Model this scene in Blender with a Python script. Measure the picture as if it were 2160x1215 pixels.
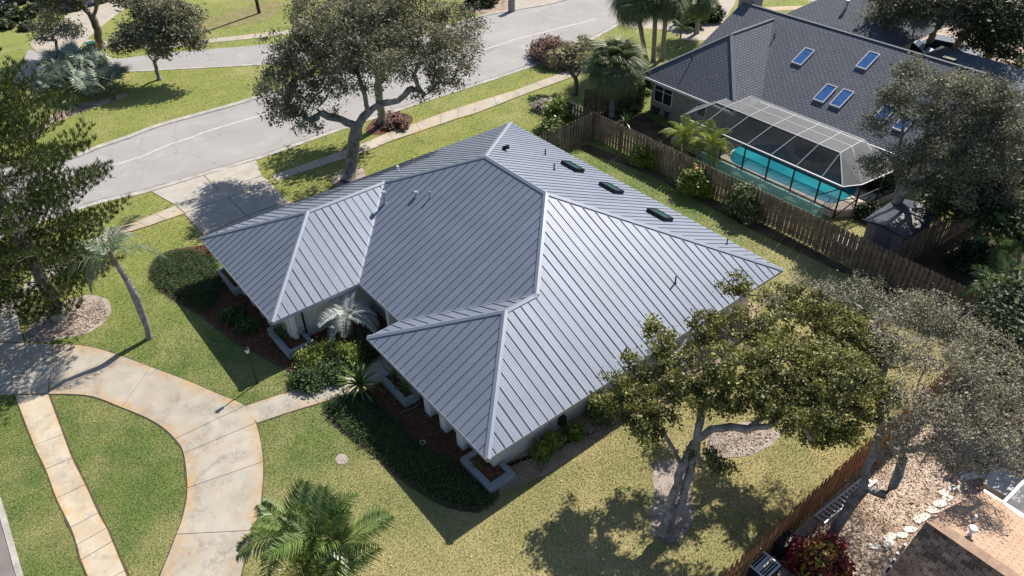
import bpy, math, random
import numpy as np
from mathutils import Vector, Matrix
for o in list(bpy.data.objects): bpy.data.objects.remove(o)
SC = bpy.context.scene; COL = SC.collection
rng = np.random.default_rng(7); random.seed(7)
R = math.radians
# ---------------------------------------------------------------- camera (solved from the roof outline)
CAM = np.array([33.776, -7.017, 23.152]); FPX = 1578.245
CR = np.array([[0.6287256510717466, -0.4757157545084879, 0.615141102997376], [0.7775082041234214, 0.398403967031883, -0.4865750420788455], [-0.013603242450985516, 0.784199464400275, 0.6203596955228001]])
cd = bpy.data.cameras.new('camera'); cam = bpy.data.objects.new('camera', cd); COL.objects.link(cam)
m4 = Matrix([list(CR[i]) + [CAM[i]] for i in range(3)] + [[0, 0, 0, 1]]); cam.matrix_world = m4
cd.sensor_width = 36; cd.lens = FPX / 2160 * 36; cd.clip_end = 600; cd.clip_start = .5
SC.camera = cam
# ---------------------------------------------------------------- light: low winter sun from +y
SUNV = Vector((-0.27, 1.0, 1.0)).normalized()
EL = math.asin(SUNV.z); AZ = math.atan2(SUNV.x, SUNV.y)
w = bpy.data.worlds.new('World'); SC.world = w; w.use_nodes = True
wn = w.node_tree.nodes; wl = w.node_tree.links
sky = wn.new('ShaderNodeTexSky'); sky.sky_type = 'NISHITA'; sky.sun_disc = False
sky.sun_elevation = EL; sky.sun_rotation = AZ; sky.air_density = 1.0; sky.dust_density = .6; sky.ozone_density = 1.0
bg = wn['Background']; bg.inputs[1].default_value = 0.082
wl.new(sky.outputs[0], bg.inputs[0])
sd = bpy.data.lights.new('sun', 'SUN'); sd.energy = 4.9; sd.angle = R(.5); sd.color = (1, .93, .82)
so = bpy.data.objects.new('sun', sd); COL.objects.link(so); so.rotation_euler = SUNV.to_track_quat('Z', 'Y').to_euler(); so.location = (0, 0, 40)
SC.view_settings.view_transform = 'Standard'; SC.view_settings.look = 'None'; SC.view_settings.exposure = 0.66; SC.view_settings.gamma = 1
SC.view_settings.use_curve_mapping = False
try:
    SC.cycles.max_bounces = 6; SC.cycles.transparent_max_bounces = 12
except Exception: pass

def G(px, py, z=0.0):
    """the point of the place seen at photo pixel (px,py) that lies at height z"""
    d = CR @ np.array([(px - 1080) / FPX, -(py - 607.5) / FPX, -1.0]); t = (z - CAM[2]) / d[2]
    return CAM + d * t
def GP(pts, z=0.0): return [tuple(G(x, y, z)) for x, y in pts]
def proj(P):
    c = (np.atleast_2d(P) - CAM) @ CR
    return np.stack([1080 + FPX * c[:, 0] / -c[:, 2], 607.5 - FPX * c[:, 1] / -c[:, 2], -c[:, 2]], 1)

# ---------------------------------------------------------------- materials
def mat(name, c1, c2=None, scale=1.0, rough=.8, bump=0., bscale=20., spec=.3, metal=0., c3=None, s3=.3, t3=(.5, .6), detail=6, objrand=0., transl=0., attr=False, cramp=(.35, .65), vec='pos', fine=None):
    m = bpy.data.materials.new(name); m.use_nodes = True; nt = m.node_tree; N = nt.nodes; L = nt.links
    b = N['Principled BSDF']; b.inputs['Roughness'].default_value = rough; b.inputs['Specular IOR Level'].default_value = spec; b.inputs['Metallic'].default_value = metal
    if vec == 'pos': P = N.new('ShaderNodeNewGeometry').outputs['Position']
    elif vec == 'uv': P = N.new('ShaderNodeTexCoord').outputs['UV']
    else: P = N.new('ShaderNodeTexCoord').outputs['Object']
    def noise(s, d=detail, src=P):
        n = N.new('ShaderNodeTexNoise'); n.inputs['Scale'].default_value = s; n.inputs['Detail'].default_value = d; L.new(src, n.inputs['Vector']); return n.outputs['Fac']
    def ramp(f, a, bb):
        r = N.new('ShaderNodeMapRange'); r.inputs[1].default_value = a; r.inputs[2].default_value = bb; L.new(f, r.inputs[0]); r.clamp = True; return r.outputs[0]
    def mix(f, a, bb, mode='MIX'):
        x = N.new('ShaderNodeMix'); x.data_type = 'RGBA'; x.blend_type = mode
        if hasattr(f, 'links') or not isinstance(f, (int, float)): L.new(f, x.inputs[0])
        else: x.inputs[0].default_value = f
        for s, i in ((a, 6), (bb, 7)):
            if isinstance(s, tuple): x.inputs[i].default_value = (*s[:3], 1)
            else: L.new(s, x.inputs[i])
        return x.outputs[2]
    if c2 is None: c2 = c1
    if attr:
        a = N.new('ShaderNodeAttribute'); a.attribute_name = 'v'; f = a.outputs['Fac']
        f = ramp(f, 0, 1)
    else: f = ramp(noise(scale), *cramp)
    col = mix(f, c1, c2)
    if c3 is not None: col = mix(ramp(noise(s3, 4), *t3), col, c3)
    if fine:
        fs, fa = fine
        g = ramp(noise(fs, 3), .3, .7)
        mm = N.new('ShaderNodeMapRange'); L.new(g, mm.inputs[0]); mm.inputs[3].default_value = 1 - fa; mm.inputs[4].default_value = 1 + fa
        x = N.new('ShaderNodeVectorMath'); x.operation = 'SCALE'; L.new(col, x.inputs[0]); L.new(mm.outputs[0], x.inputs['Scale']); col = x.outputs[0]
    if objrand:
        oi = N.new('ShaderNodeObjectInfo'); mm = N.new('ShaderNodeMapRange'); L.new(oi.outputs['Random'], mm.inputs[0]); mm.inputs[3].default_value = 1 - objrand; mm.inputs[4].default_value = 1 + objrand
        x = N.new('ShaderNodeVectorMath'); x.operation = 'SCALE'; L.new(col, x.inputs[0]); L.new(mm.outputs[0], x.inputs['Scale']); col = x.outputs[0]
    L.new(col, b.inputs['Base Color'])
    if bump:
        bn = N.new('ShaderNodeBump'); bn.inputs['Strength'].default_value = 1; bn.inputs['Distance'].default_value = bump; L.new(noise(bscale, 5), bn.inputs['Height']); L.new(bn.outputs[0], b.inputs['Normal'])
    if transl:
        t = N.new('ShaderNodeBsdfTranslucent'); L.new(col, t.inputs[0]); ms = N.new('ShaderNodeMixShader'); ms.inputs[0].default_value = transl
        L.new(b.outputs[0], ms.inputs[1]); L.new(t.outputs[0], ms.inputs[2]); L.new(ms.outputs[0], N['Material Output'].inputs[0])
    m['h'] = 1
    return m
def leafmat(name, dark, light, rough=.45, transl=.25, spec=.5): return mat(name, dark, light, attr=True, rough=rough, spec=spec, transl=transl)

M = {}
def grassmat(name):
    m = bpy.data.materials.new(name); m.use_nodes = True; nt = m.node_tree; N = nt.nodes; L = nt.links; b = N['Principled BSDF']
    b.inputs['Roughness'].default_value = .85; b.inputs['Specular IOR Level'].default_value = .15
    g = N.new('ShaderNodeNewGeometry'); P = g.outputs['Position']
    def noise(s, d=4):
        n = N.new('ShaderNodeTexNoise'); n.inputs['Scale'].default_value = s; n.inputs['Detail'].default_value = d; L.new(P, n.inputs['Vector']); return n.outputs['Fac']
    def mr(f, a, bb, c=0., d=1.):
        r = N.new('ShaderNodeMapRange'); r.inputs[1].default_value = a; r.inputs[2].default_value = bb; r.inputs[3].default_value = c; r.inputs[4].default_value = d; L.new(f, r.inputs[0]); return r.outputs[0]
    def math_(op, a, bb):
        x = N.new('ShaderNodeMath'); x.operation = op
        for i, s in enumerate((a, bb)):
            if isinstance(s, float): x.inputs[i].default_value = s
            else: L.new(s, x.inputs[i])
        return x.outputs[0]
    def mix(f, a, bb):
        x = N.new('ShaderNodeMix'); x.data_type = 'RGBA'; L.new(f, x.inputs[0])
        for s, i in ((a, 6), (bb, 7)):
            if isinstance(s, tuple): x.inputs[i].default_value = (*s, 1)
            else: L.new(s, x.inputs[i])
        return x.outputs[2]
    sep = N.new('ShaderNodeSeparateXYZ'); L.new(P, sep.inputs[0])
    # the dry lawn lies beside and behind the house (large x), the lush one by the drive
    dry = math_('ADD', mr(sep.outputs[0], 11., 22., 0., .72), mr(noise(.35), .4, .7, -.12, .40))
    dry = math_('ADD', dry, mr(noise(1.7), .45, .75, 0., .22))
    lush = mix(mr(noise(.8), .3, .7), (.078, .140, .034), (.122, .180, .044))
    # the verges and lawns to the west are a brighter yellow green
    west = mr(sep.outputs[0], 6., -4., 0., 1.)
    west = math_('MULTIPLY', west, mr(noise(.5), .25, .5, .4, 1.))
    lush = mix(west, lush, (.195, .230, .055))
    col = mix(dry, lush, (.365, .315, .150))
    ft = mix(mr(noise(26., 3), .50, .78), col, (.34, .28, .14))
    v = mr(noise(24., 4), .3, .7, .78, 1.2)
    sc_ = N.new('ShaderNodeVectorMath'); sc_.operation = 'SCALE'; L.new(ft, sc_.inputs[0]); L.new(v, sc_.inputs['Scale'])
    L.new(sc_.outputs[0], b.inputs['Base Color'])
    bn = N.new('ShaderNodeBump'); bn.inputs['Distance'].default_value = .02; L.new(noise(34., 6), bn.inputs['Height']); L.new(bn.outputs[0], b.inputs['Normal'])
    return m
M['grass'] = grassmat('grass')
M['asphalt'] = mat('asphalt', (.29, .28, .28), (.33, .32, .315), .25, .9, .006, 60, c3=(.37, .355, .345), s3=.7, t3=(.55, .8), fine=(20, .05))
def cracks(m, sc, wdt, amt):
    nt = m.node_tree; N = nt.nodes; L = nt.links; b = N['Principled BSDF']; src = b.inputs['Base Color'].links[0].from_socket
    P = N.new('ShaderNodeNewGeometry').outputs['Position']; n = N.new('ShaderNodeTexNoise'); n.inputs['Scale'].default_value = 1.5; n.inputs['Detail'].default_value = 6; L.new(P, n.inputs['Vector'])
    mx = N.new('ShaderNodeVectorMath'); mx.operation = 'MULTIPLY_ADD'; L.new(n.outputs['Color'], mx.inputs[0]); mx.inputs[1].default_value = (1.2, 1.2, 0); L.new(P, mx.inputs[2])
    v = N.new('ShaderNodeTexVoronoi'); v.feature = 'DISTANCE_TO_EDGE'; v.inputs['Scale'].default_value = sc; L.new(mx.outputs[0], v.inputs['Vector'])
    r = N.new('ShaderNodeMapRange'); L.new(v.outputs['Distance'], r.inputs[0]); r.inputs[1].default_value = 0; r.inputs[2].default_value = wdt; r.inputs[3].default_value = 1 - amt; r.inputs[4].default_value = 1
    x = N.new('ShaderNodeVectorMath'); x.operation = 'SCALE'; L.new(src, x.inputs[0]); L.new(r.outputs[0], x.inputs['Scale']); L.new(x.outputs[0], b.inputs['Base Color']); return m
cracks(M['asphalt'], .22, .012, .22)
M['asphalt_dark'] = mat('asphalt_dark', (.16, .14, .14), (.22, .2, .19), .5, .9, .006, 60, fine=(14, .1))
def concmat(name, base, base2, rust, grey):
    m = mat(name, base, base2, 1.2, .85, .004, 40, fine=(22, .06), objrand=.05); nt = m.node_tree; N = nt.nodes; L = nt.links; b = N['Principled BSDF']
    src = b.inputs['Base Color'].links[0].from_socket
    P = N.new('ShaderNodeNewGeometry').outputs['Position']
    uv = N.new('ShaderNodeUVMap'); sp = N.new('ShaderNodeSeparateXYZ'); L.new(uv.outputs[0], sp.inputs[0])
    def noise(s, d=5, dist=0.):
        n = N.new('ShaderNodeTexNoise'); n.inputs['Scale'].default_value = s; n.inputs['Detail'].default_value = d; n.inputs['Distortion'].default_value = dist; L.new(P, n.inputs['Vector']); return n.outputs['Fac']
    def mr(f, a, bb, c=0., d=1.):
        r = N.new('ShaderNodeMapRange'); r.inputs[1].default_value = a; r.inputs[2].default_value = bb; r.inputs[3].default_value = c; r.inputs[4].default_value = d; L.new(f, r.inputs[0]); return r.outputs[0]
    def mt(op, a, bb):
        x = N.new('ShaderNodeMath'); x.operation = op; x.use_clamp = True
        for i, s in enumerate((a, bb)):
            if isinstance(s, float): x.inputs[i].default_value = s
            else: L.new(s, x.inputs[i])
        return x.outputs[0]
    # edge weight: water from sprinklers leaves iron stains along slab edges
    e = N.new('ShaderNodeMath'); e.operation = 'PINGPONG'; e.inputs[1].default_value = .5; L.new(sp.outputs[0], e.inputs[0])
    edge = mr(e.outputs[0], .0, .2, .95, .0)
    r1 = mt('ADD', edge, mr(noise(.35, 5, .6), .50, .74, 0., .75)); r1 = mt('MULTIPLY', r1, mr(noise(1.3, 9, 1.5), .36, .58)); r1 = mt('MULTIPLY', r1, mr(noise(7., 6, .8), .2, .55))
    g1 = mt('MULTIPLY', mr(noise(.55, 8, 1.6), .48, .62), mr(noise(3.0, 9, 2.), .36, .6))
    def mix(f, a, bb):
        x = N.new('ShaderNodeMix'); x.data_type = 'RGBA'; L.new(f, x.inputs[0])
        for s, i in ((a, 6), (bb, 7)):
            if isinstance(s, tuple): x.inputs[i].default_value = (*s, 1)
            else: L.new(s, x.inputs[i])
        return x.outputs[2]
    c = mix(r1, src, rust); c = mix(mt('MULTIPLY', g1, .7), c, grey); L.new(c, b.inputs['Base Color'])
    return m
M['drive'] = concmat('stained_concrete', (.345, .315, .265), (.41, .375, .32), (.43, .27, .125), (.22, .205, .185))
M['walk'] = concmat('sidewalk_concrete', (.37, .335, .275), (.43, .39, .33), (.45, .30, .145), (.28, .26, .235))
M['sidepath'] = concmat('side_path_concrete', (.42, .355, .26), (.50, .44, .35), (.50, .31, .13), (.28, .25, .22))
M['apron'] = concmat('apron_concrete', (.36, .33, .29), (.42, .39, .35), (.38, .32, .25), (.30, .28, .26))
M['kerb'] = mat('kerb_concrete', (.42, .40, .37), (.30, .28, .26), 1.5, .85, .004, 40, fine=(20, .15))
M['joint'] = mat('joint_earth', (.06, .05, .035), (.1, .08, .05), 3, .95)
M['mulch'] = mat('mulch', (.065, .030, .018), (.15, .072, .042), 6, .95, .03, 25, fine=(30, .5))
M['dirt'] = mat('dry_dirt', (.28, .20, .15), (.40, .31, .24), 1.5, .95, .02, 20, fine=(25, .35), c3=(.16, .11, .075), s3=1.3, t3=(.52, .66))
M['litter'] = mat('leaf_litter_ground', (.44, .34, .27), (.58, .47, .39), 1.2, .95, .03, 14, fine=(18, .4), c3=(.28, .20, .145), s3=.9, t3=(.5, .64))
M['litter_dark'] = mat('shade_painted_soil', (.05, .038, .024), (.12, .09, .05), 1.2, .95, .03, 14, fine=(18, .4))  # dark soil whose colour also carries the shade by the fences
M['sand'] = mat('sandy_mulch', (.34, .29, .26), (.20, .155, .125), 1.6, .95, .02, 16, fine=(24, .4), cramp=(.45, .7))
def roofmat():
    m = mat('painted_metal_roof', (.172, .200, .262), (.19, .218, .282), .9, .50, 0, spec=.45, metal=.2, fine=(40, .06), objrand=.05); nt = m.node_tree; N = nt.nodes; L = nt.links; b = N['Principled BSDF']
    uv = N.new('ShaderNodeUVMap'); sp = N.new('ShaderNodeSeparateXYZ'); L.new(uv.outputs[0], sp.inputs[0])
    a = N.new('ShaderNodeMath'); a.operation = 'MULTIPLY'; a.inputs[1].default_value = 2 * math.pi / .0975; L.new(sp.outputs[0], a.inputs[0])
    s = N.new('ShaderNodeMath'); s.operation = 'SINE'; L.new(a.outputs[0], s.inputs[0])
    n = N.new('ShaderNodeTexNoise'); n.inputs['Scale'].default_value = 1.4; L.new(uv.outputs[0], n.inputs['Vector'])
    ad = N.new('ShaderNodeMath'); ad.operation = 'MULTIPLY_ADD'; ad.inputs[1].default_value = 1.2; L.new(n.outputs['Fac'], ad.inputs[0]); L.new(s.outputs[0], ad.inputs[2])
    bn = N.new('ShaderNodeBump'); bn.inputs['Distance'].default_value = .0012; L.new(ad.outputs[0], bn.inputs['Height']); L.new(bn.outputs[0], b.inputs['Normal'])
    return m
M['roof'] = roofmat()
M['ridge'] = mat('roof_trim_metal', (.205, .232, .292), (.225, .252, .312), .6, .48, spec=.5, metal=.2)  # base colour lightened above the panels to stand for glare on the caps
M['seamdark'] = mat('roof_seam_metal', (.10, .115, .15), None, 1, .4, spec=.5, metal=.35)
M['white'] = mat('white_paint', (.60, .60, .61), (.68, .68, .68), 2, .6, fine=(8, .05))
M['grey'] = mat('grey_fascia_paint', (.34, .36, .40), None, 2, .5)
M['stucco'] = mat('pale_stucco', (.52, .50, .46), (.58, .56, .52), 2, .9, .006, 60, fine=(10, .05))
M['stucco_tan'] = mat('tan_stucco', (.30, .26, .235), (.34, .30, .27), 2, .9, .006, 60, fine=(10, .05))
M['planter'] = mat('grey_planter_paint', (.23, .255, .285), (.28, .305, .335), 3, .7, .003, 50, fine=(14, .06))
M['darkframe'] = mat('dark_bronze_metal', (.025, .027, .032), None, 1, .45, metal=.3)
M['glassdark'] = mat('dark_glass', (.018, .03, .035), None, 1, .08, spec=.8)
M['glassblue'] = mat('sky_painted_glass', (.03, .09, .26), (.05, .13, .34), 3, .12, spec=.7)  # reflected sky painted as blue into the glass base colour
M['glassgreen'] = mat('green_tinted_glass', (.02, .07, .065), (.03, .09, .085), 3, .25, spec=.6)
def shinglemat(name, cols, rw, rh, mortar):
    m = bpy.data.materials.new(name); m.use_nodes = True; nt = m.node_tree; N = nt.nodes; L = nt.links; b = N['Principled BSDF']; b.inputs['Roughness'].default_value = .9; b.inputs['Specular IOR Level'].default_value = .2
    uv = N.new('ShaderNodeUVMap'); br = N.new('ShaderNodeTexBrick'); L.new(uv.outputs[0], br.inputs['Vector']); br.inputs['Scale'].default_value = 1; br.inputs['Brick Width'].default_value = rw; br.inputs['Row Height'].default_value = rh
    br.inputs['Mortar Size'].default_value = .022; br.inputs['Mortar Smooth'].default_value = .3; br.inputs['Color1'].default_value = (*cols[0], 1); br.inputs['Color2'].default_value = (*cols[1], 1); br.inputs['Mortar'].default_value = (*mortar, 1)
    n = N.new('ShaderNodeTexNoise'); n.inputs['Scale'].default_value = 3; n.inputs['Detail'].default_value = 8; L.new(uv.outputs[0], n.inputs['Vector'])
    r = N.new('ShaderNodeMapRange'); r.inputs[1].default_value = .3; r.inputs[2].default_value = .7; r.inputs[3].default_value = .9; r.inputs[4].default_value = 1.1; L.new(n.outputs['Fac'], r.inputs[0])
    x = N.new('ShaderNodeVectorMath'); x.operation = 'SCALE'; L.new(br.outputs['Color'], x.inputs[0]); L.new(r.outputs[0], x.inputs['Scale']); L.new(x.outputs[0], b.inputs['Base Color'])
    bn = N.new('ShaderNodeBump'); bn.inputs['Distance'].default_value = .02; bn.invert = True; L.new(br.outputs['Fac'], bn.inputs['Height']); L.new(bn.outputs[0], b.inputs['Normal'])
    return m
M['shingle'] = shinglemat('slate_grey_shingle', ((.122, .134, .16), (.14, .153, .18)), .36, .17, (.05, .055, .07))
M['shingle_brown'] = shinglemat('brown_shingle_sunlit', ((.44, .295, .21), (.51, .355, .26)), .33, .14, (.37, .25, .175))  # paler copy of the brown shingle, sunlight put into its colour
M['tab'] = mat('brown_shingle_tab_shade', (.17, .115, .085), (.26, .18, .135), 5, .9, .004, 40, objrand=.45, fine=(20, .2))  # dark copy for the slope turned from the sun, shade put into colour
M['capbrown'] = mat('ridge_shingle', (.30, .20, .145), (.36, .25, .18), 4, .9, objrand=.12, fine=(20, .15))
M['wood'] = mat('weathered_fence_wood', (.13, .10, .078), (.22, .175, .14), 2.5, .9, .004, 30, objrand=.22, fine=(12, .25))
M['woodred'] = mat('reddish_fence_wood', (.24, .115, .055), (.34, .17, .085), 2.5, .9, .004, 30, objrand=.2, fine=(12, .25))
M['bark'] = mat('grey_oak_bark', (.15, .135, .12), (.34, .315, .29), 3, .95, .03, 14, fine=(16, .3))
M['bark_dark'] = mat('brown_bark', (.10, .08, .06), (.18, .145, .115), 3, .95, .03, 14, fine=(16, .3))
M['palmtrunk'] = mat('grey_palm_trunk', (.20, .18, .17), (.32, .30, .285), 4, .9, .02, 10, fine=(14, .2))
M['cage'] = mat('cage_aluminium', (.38, .39, .42), None, 1, .45, spec=.5)
M['frame_white'] = mat('white_aluminium', (.60, .60, .62), None, 1, .4, spec=.5)
M['alu'] = mat('bare_aluminium', (.66, .66, .68), None, 1, .4, metal=.25)
M['black'] = mat('black_plastic', (.015, .016, .018), None, 1, .4)
M['pipe'] = mat('white_pipe', (.75, .75, .76), None, 1, .5)
M['waterpool'] = mat('pool_plaster_blue', (.012, .15, .20), (.02, .21, .26), .8, .08, .01, 3, spec=.6)
M['deck'] = mat('pool_deck', (.46, .37, .31), (.52, .43, .36), 1.5, .85, fine=(12, .08))
M['stone'] = mat('pale_flagstone', (.62, .56, .50), (.74, .70, .66), 3, .85, .01, 12, objrand=.15, fine=(9, .12))
M['green_bin'] = mat('green_bin_plastic', (.012, .10, .07), None, 1, .5)
M['yellow'] = mat('yellow_plastic', (.75, .33, .03), None, 1, .5)
M['cream_duct'] = mat('galvanised_vent', (.34, .38, .44), None, 1, .4, metal=.3)
def screenmat(name, col, a):
    m = bpy.data.materials.new(name); m.use_nodes = True; N = m.node_tree.nodes; L = m.node_tree.links; b = N['Principled BSDF']; b.inputs['Base Color'].default_value = (*col, 1); b.inputs['Roughness'].default_value = .7; b.inputs['Alpha'].default_value = a
    return m
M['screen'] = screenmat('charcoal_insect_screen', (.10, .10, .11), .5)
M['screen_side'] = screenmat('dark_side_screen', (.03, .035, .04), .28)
M['screen_roof'] = screenmat('pale_grey_screen', (.165, .175, .19), .55)  # paler and denser than the side screens
M['net'] = screenmat('green_net', (.36, .68, .58), .34)

# leaves
M['l_oak'] = leafmat('oak_leaf', (.060, .062, .030), (.285, .28, .18), .6, .26, .3)
M['l_sea'] = leafmat('sea_grape_leaf', (.030, .042, .012), (.27, .265, .055), .5, .28, .45)
M['l_grey'] = leafmat('grey_thin_leaf', (.12, .11, .065), (.42, .39, .27), .65, .2, .3)
M['l_pine'] = leafmat('pine_needle', (.016, .034, .010), (.105, .140, .032), .7, .2, .2)
M['l_palm'] = leafmat('palm_leaf', (.025, .06, .014), (.17, .25, .06), .4, .25, .6)
M['l_palmbright'] = leafmat('bright_palm_leaf', (.07, .12, .02), (.36, .40, .08), .4, .3, .6)
M['l_palmgrey'] = leafmat('silvery_palm_leaf', (.07, .11, .055), (.30, .36, .22), .45, .2, .5)
M['l_silver'] = leafmat('silver_date_leaf', (.32, .36, .34), (.62, .66, .64), .5, .2, .4)
M['l_fan'] = leafmat('fan_palm_leaf', (.03, .05, .018), (.17, .21, .075), .5, .2, .5)
M['l_dead'] = leafmat('dead_frond', (.14, .10, .055), (.30, .22, .13), .8, .1, .2)
M['l_palmetto'] = leafmat('blue_palmetto_leaf', (.07, .095, .07), (.36, .42, .32), .45, .15, .5)
M['l_cover'] = leafmat('ground_cover_leaf', (.018, .042, .014), (.085, .14, .042), .6, .2, .3)
M['l_bush'] = leafmat('garden_shrub_leaf', (.045, .075, .014), (.22, .27, .07), .4, .25, .5)
M['l_bushlime'] = leafmat('lime_shrub_leaf', (.06, .11, .012), (.30, .36, .06), .45, .3, .5)
M['l_drygrey'] = leafmat('dry_grey_stem', (.26, .22, .19), (.56, .50, .45), .8, .1, .2)
M['l_bushgrey'] = leafmat('grey_green_shrub_leaf', (.05, .07, .02), (.24, .27, .11), .5, .25, .4)
M['l_buff'] = leafmat('bougainvillea_dry_leaf', (.14, .09, .07), (.34, .22, .18), .8, .1, .2)
M['l_tan'] = leafmat('pale_variegated_leaf', (.12, .14, .05), (.42, .38, .22), .6, .2, .3)
M['l_dark'] = leafmat('dark_evergreen_leaf', (.014, .026, .010), (.07, .095, .035), .55, .15, .35)
M['l_croton'] = leafmat('croton_red_leaf', (.035, .008, .010), (.36, .018, .03), .4, .2, .5)
M['l_crotonlime'] = leafmat('croton_yellow_leaf', (.2, .2, .03), (.6, .5, .08), .4, .3, .5)
M['l_flower'] = leafmat('hibiscus_flower', (.8, .12, .06), (.9, .3, .2), .6, .2)
M['chip'] = leafmat('fallen_leaf', (.17, .12, .085), (.62, .50, .40), .8, 0, .2)
M['chipred'] = leafmat('red_mulch_chip', (.09, .035, .02), (.24, .12, .075), .9, 0, .2)

# ---------------------------------------------------------------- mesh helpers
def link(name, me, material=None, parent=None, label=None, cat=None, group=None, kind=None, loc=None, rot=None, smooth=False):
    o = bpy.data.objects.new(name, me); COL.objects.link(o)
    if material is not None and me is not None and len(me.materials) == 0: me.materials.append(material)
    if parent is not None: o.parent = parent
    if label: o['label'] = label
    if cat: o['category'] = cat
    if group: o['group'] = group
    if kind: o['kind'] = kind
    if loc is not None: o.location = loc
    if rot is not None: o.rotation_euler = rot
    if smooth and me is not None: me.shade_smooth() if hasattr(me, 'shade_smooth') else None
    return o
def thing(name, label, cat, group=None, loc=(0, 0, 0)):
    o = bpy.data.objects.new(name, None); COL.objects.link(o); o.location = loc; o.empty_display_size = .2
    o['label'] = label; o['category'] = cat
    if group: o['group'] = group
    return o
def quads_mesh(name, V, nq, v=None):
    """V: (nq*4,3) vertices, every four one quad"""
    me = bpy.data.meshes.new(name); nv = nq * 4
    me.vertices.add(nv); me.vertices.foreach_set('co', np.ascontiguousarray(V, dtype=np.float32).ravel())
    me.loops.add(nv); me.loops.foreach_set('vertex_index', np.arange(nv, dtype=np.int32))
    me.polygons.add(nq); me.polygons.foreach_set('loop_start', np.arange(0, nv, 4, dtype=np.int32))
    me.update(calc_edges=True)
    if v is not None:
        a = me.attributes.new('v', 'FLOAT', 'POINT'); a.data.foreach_set('value', np.repeat(v, 4).astype(np.float32))
    return me
class MB:
    def __init__(s, origin=(0, 0, 0)): s.v = []; s.f = []; s.o = np.array(origin, float); s.uv = {}
    def add(s, verts, faces, uvs=None):
        n = len(s.v)
        for i, p in enumerate(verts):
            s.v.append(tuple(np.array(p, float) - s.o))
            if uvs is not None: s.uv[n + i] = uvs[i]
        s.f += [tuple(n + i for i in f) for f in faces]; return s
    def box(s, c, d, rz=0., M_=None):
        x, y, z = d[0] / 2, d[1] / 2, d[2] / 2
        P = [(-x, -y, -z), (x, -y, -z), (x, y, -z), (-x, y, -z), (-x, -y, z), (x, -y, z), (x, y, z), (-x, y, z)]
        if M_ is not None: P = [tuple(M_ @ Vector(p)) for p in P]
        elif rz: cc, ss = math.cos(rz), math.sin(rz); P = [(a * cc - b * ss, a * ss + b * cc, e) for a, b, e in P]
        P = [(a + c[0], b + c[1], e + c[2]) for a, b, e in P]
        return s.add(P, [(0, 3, 2, 1), (4, 5, 6, 7), (0, 1, 5, 4), (1, 2, 6, 5), (2, 3, 7, 6), (3, 0, 4, 7)])
    def span(s, x0, x1, y0, y1, z0, z1): return s.box(((x0 + x1) / 2, (y0 + y1) / 2, (z0 + z1) / 2), (x1 - x0, y1 - y0, z1 - z0))
    def bar(s, a, b, wd, h=None, up=(0, 0, 1)):
        h = h or wd; a = Vector(a); b = Vector(b); d = (b - a); L_ = d.length; d.normalize(); u = Vector(up)
        if abs(d.dot(u)) > .98: u = Vector((1, 0, 0))
        sx = d.cross(u).normalized(); up2 = sx.cross(d)
        Mx = Matrix((sx, d, up2)).transposed()
        return s.box(tuple((a + b) / 2), (wd, L_, h), M_=Mx)
    def tube(s, a, b, r, r2=None, k=10, cap=True):
        r2 = r if r2 is None else r2; a = Vector(a); b = Vector(b); d = (b - a).normalized(); u = Vector((0, 0, 1)) if abs(d.z) < .9 else Vector((1, 0, 0))
        x = d.cross(u).normalized(); y = d.cross(x); P = []
        for c, rr in ((a, r), (b, r2)):
            for i in range(k): t = 2 * math.pi * i / k; P.append(tuple(c + x * rr * math.cos(t) + y * rr * math.sin(t)))
        F = [(i, (i + 1) % k, k + (i + 1) % k, k + i) for i in range(k)]
        if cap: F += [tuple(range(k))[::-1], tuple(range(k, 2 * k))]
        return s.add(P, F)
    def prism(s, poly, z0, z1):
        n = len(poly); ar = sum(poly[i][0] * poly[(i + 1) % n][1] - poly[(i + 1) % n][0] * poly[i][1] for i in range(n))
        if ar < 0: poly = poly[::-1]
        P = [(p[0], p[1], z0) for p in poly] + [(p[0], p[1], z1) for p in poly]
        return s.add(P, [tuple(range(n))[::-1], tuple(range(n, 2 * n))] + [(i, (i + 1) % n, n + (i + 1) % n, n + i) for i in range(n)])
    def mesh(s, name):
        me = bpy.data.meshes.new(name); me.from_pydata(s.v, [], s.f); me.update()
        if s.uv:
            u = me.uv_layers.new(name='UVMap'); li = np.empty(len(me.loops), dtype=np.int32); me.loops.foreach_get('vertex_index', li)
            arr = np.array([s.uv.get(int(i), (.5, .5)) for i in li], dtype=np.float32); u.data.foreach_set('uv', arr.ravel())
        return me
    def build(s, name, material, parent=None, **k): return link(name, s.mesh(name), material, parent, **k)

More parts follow.
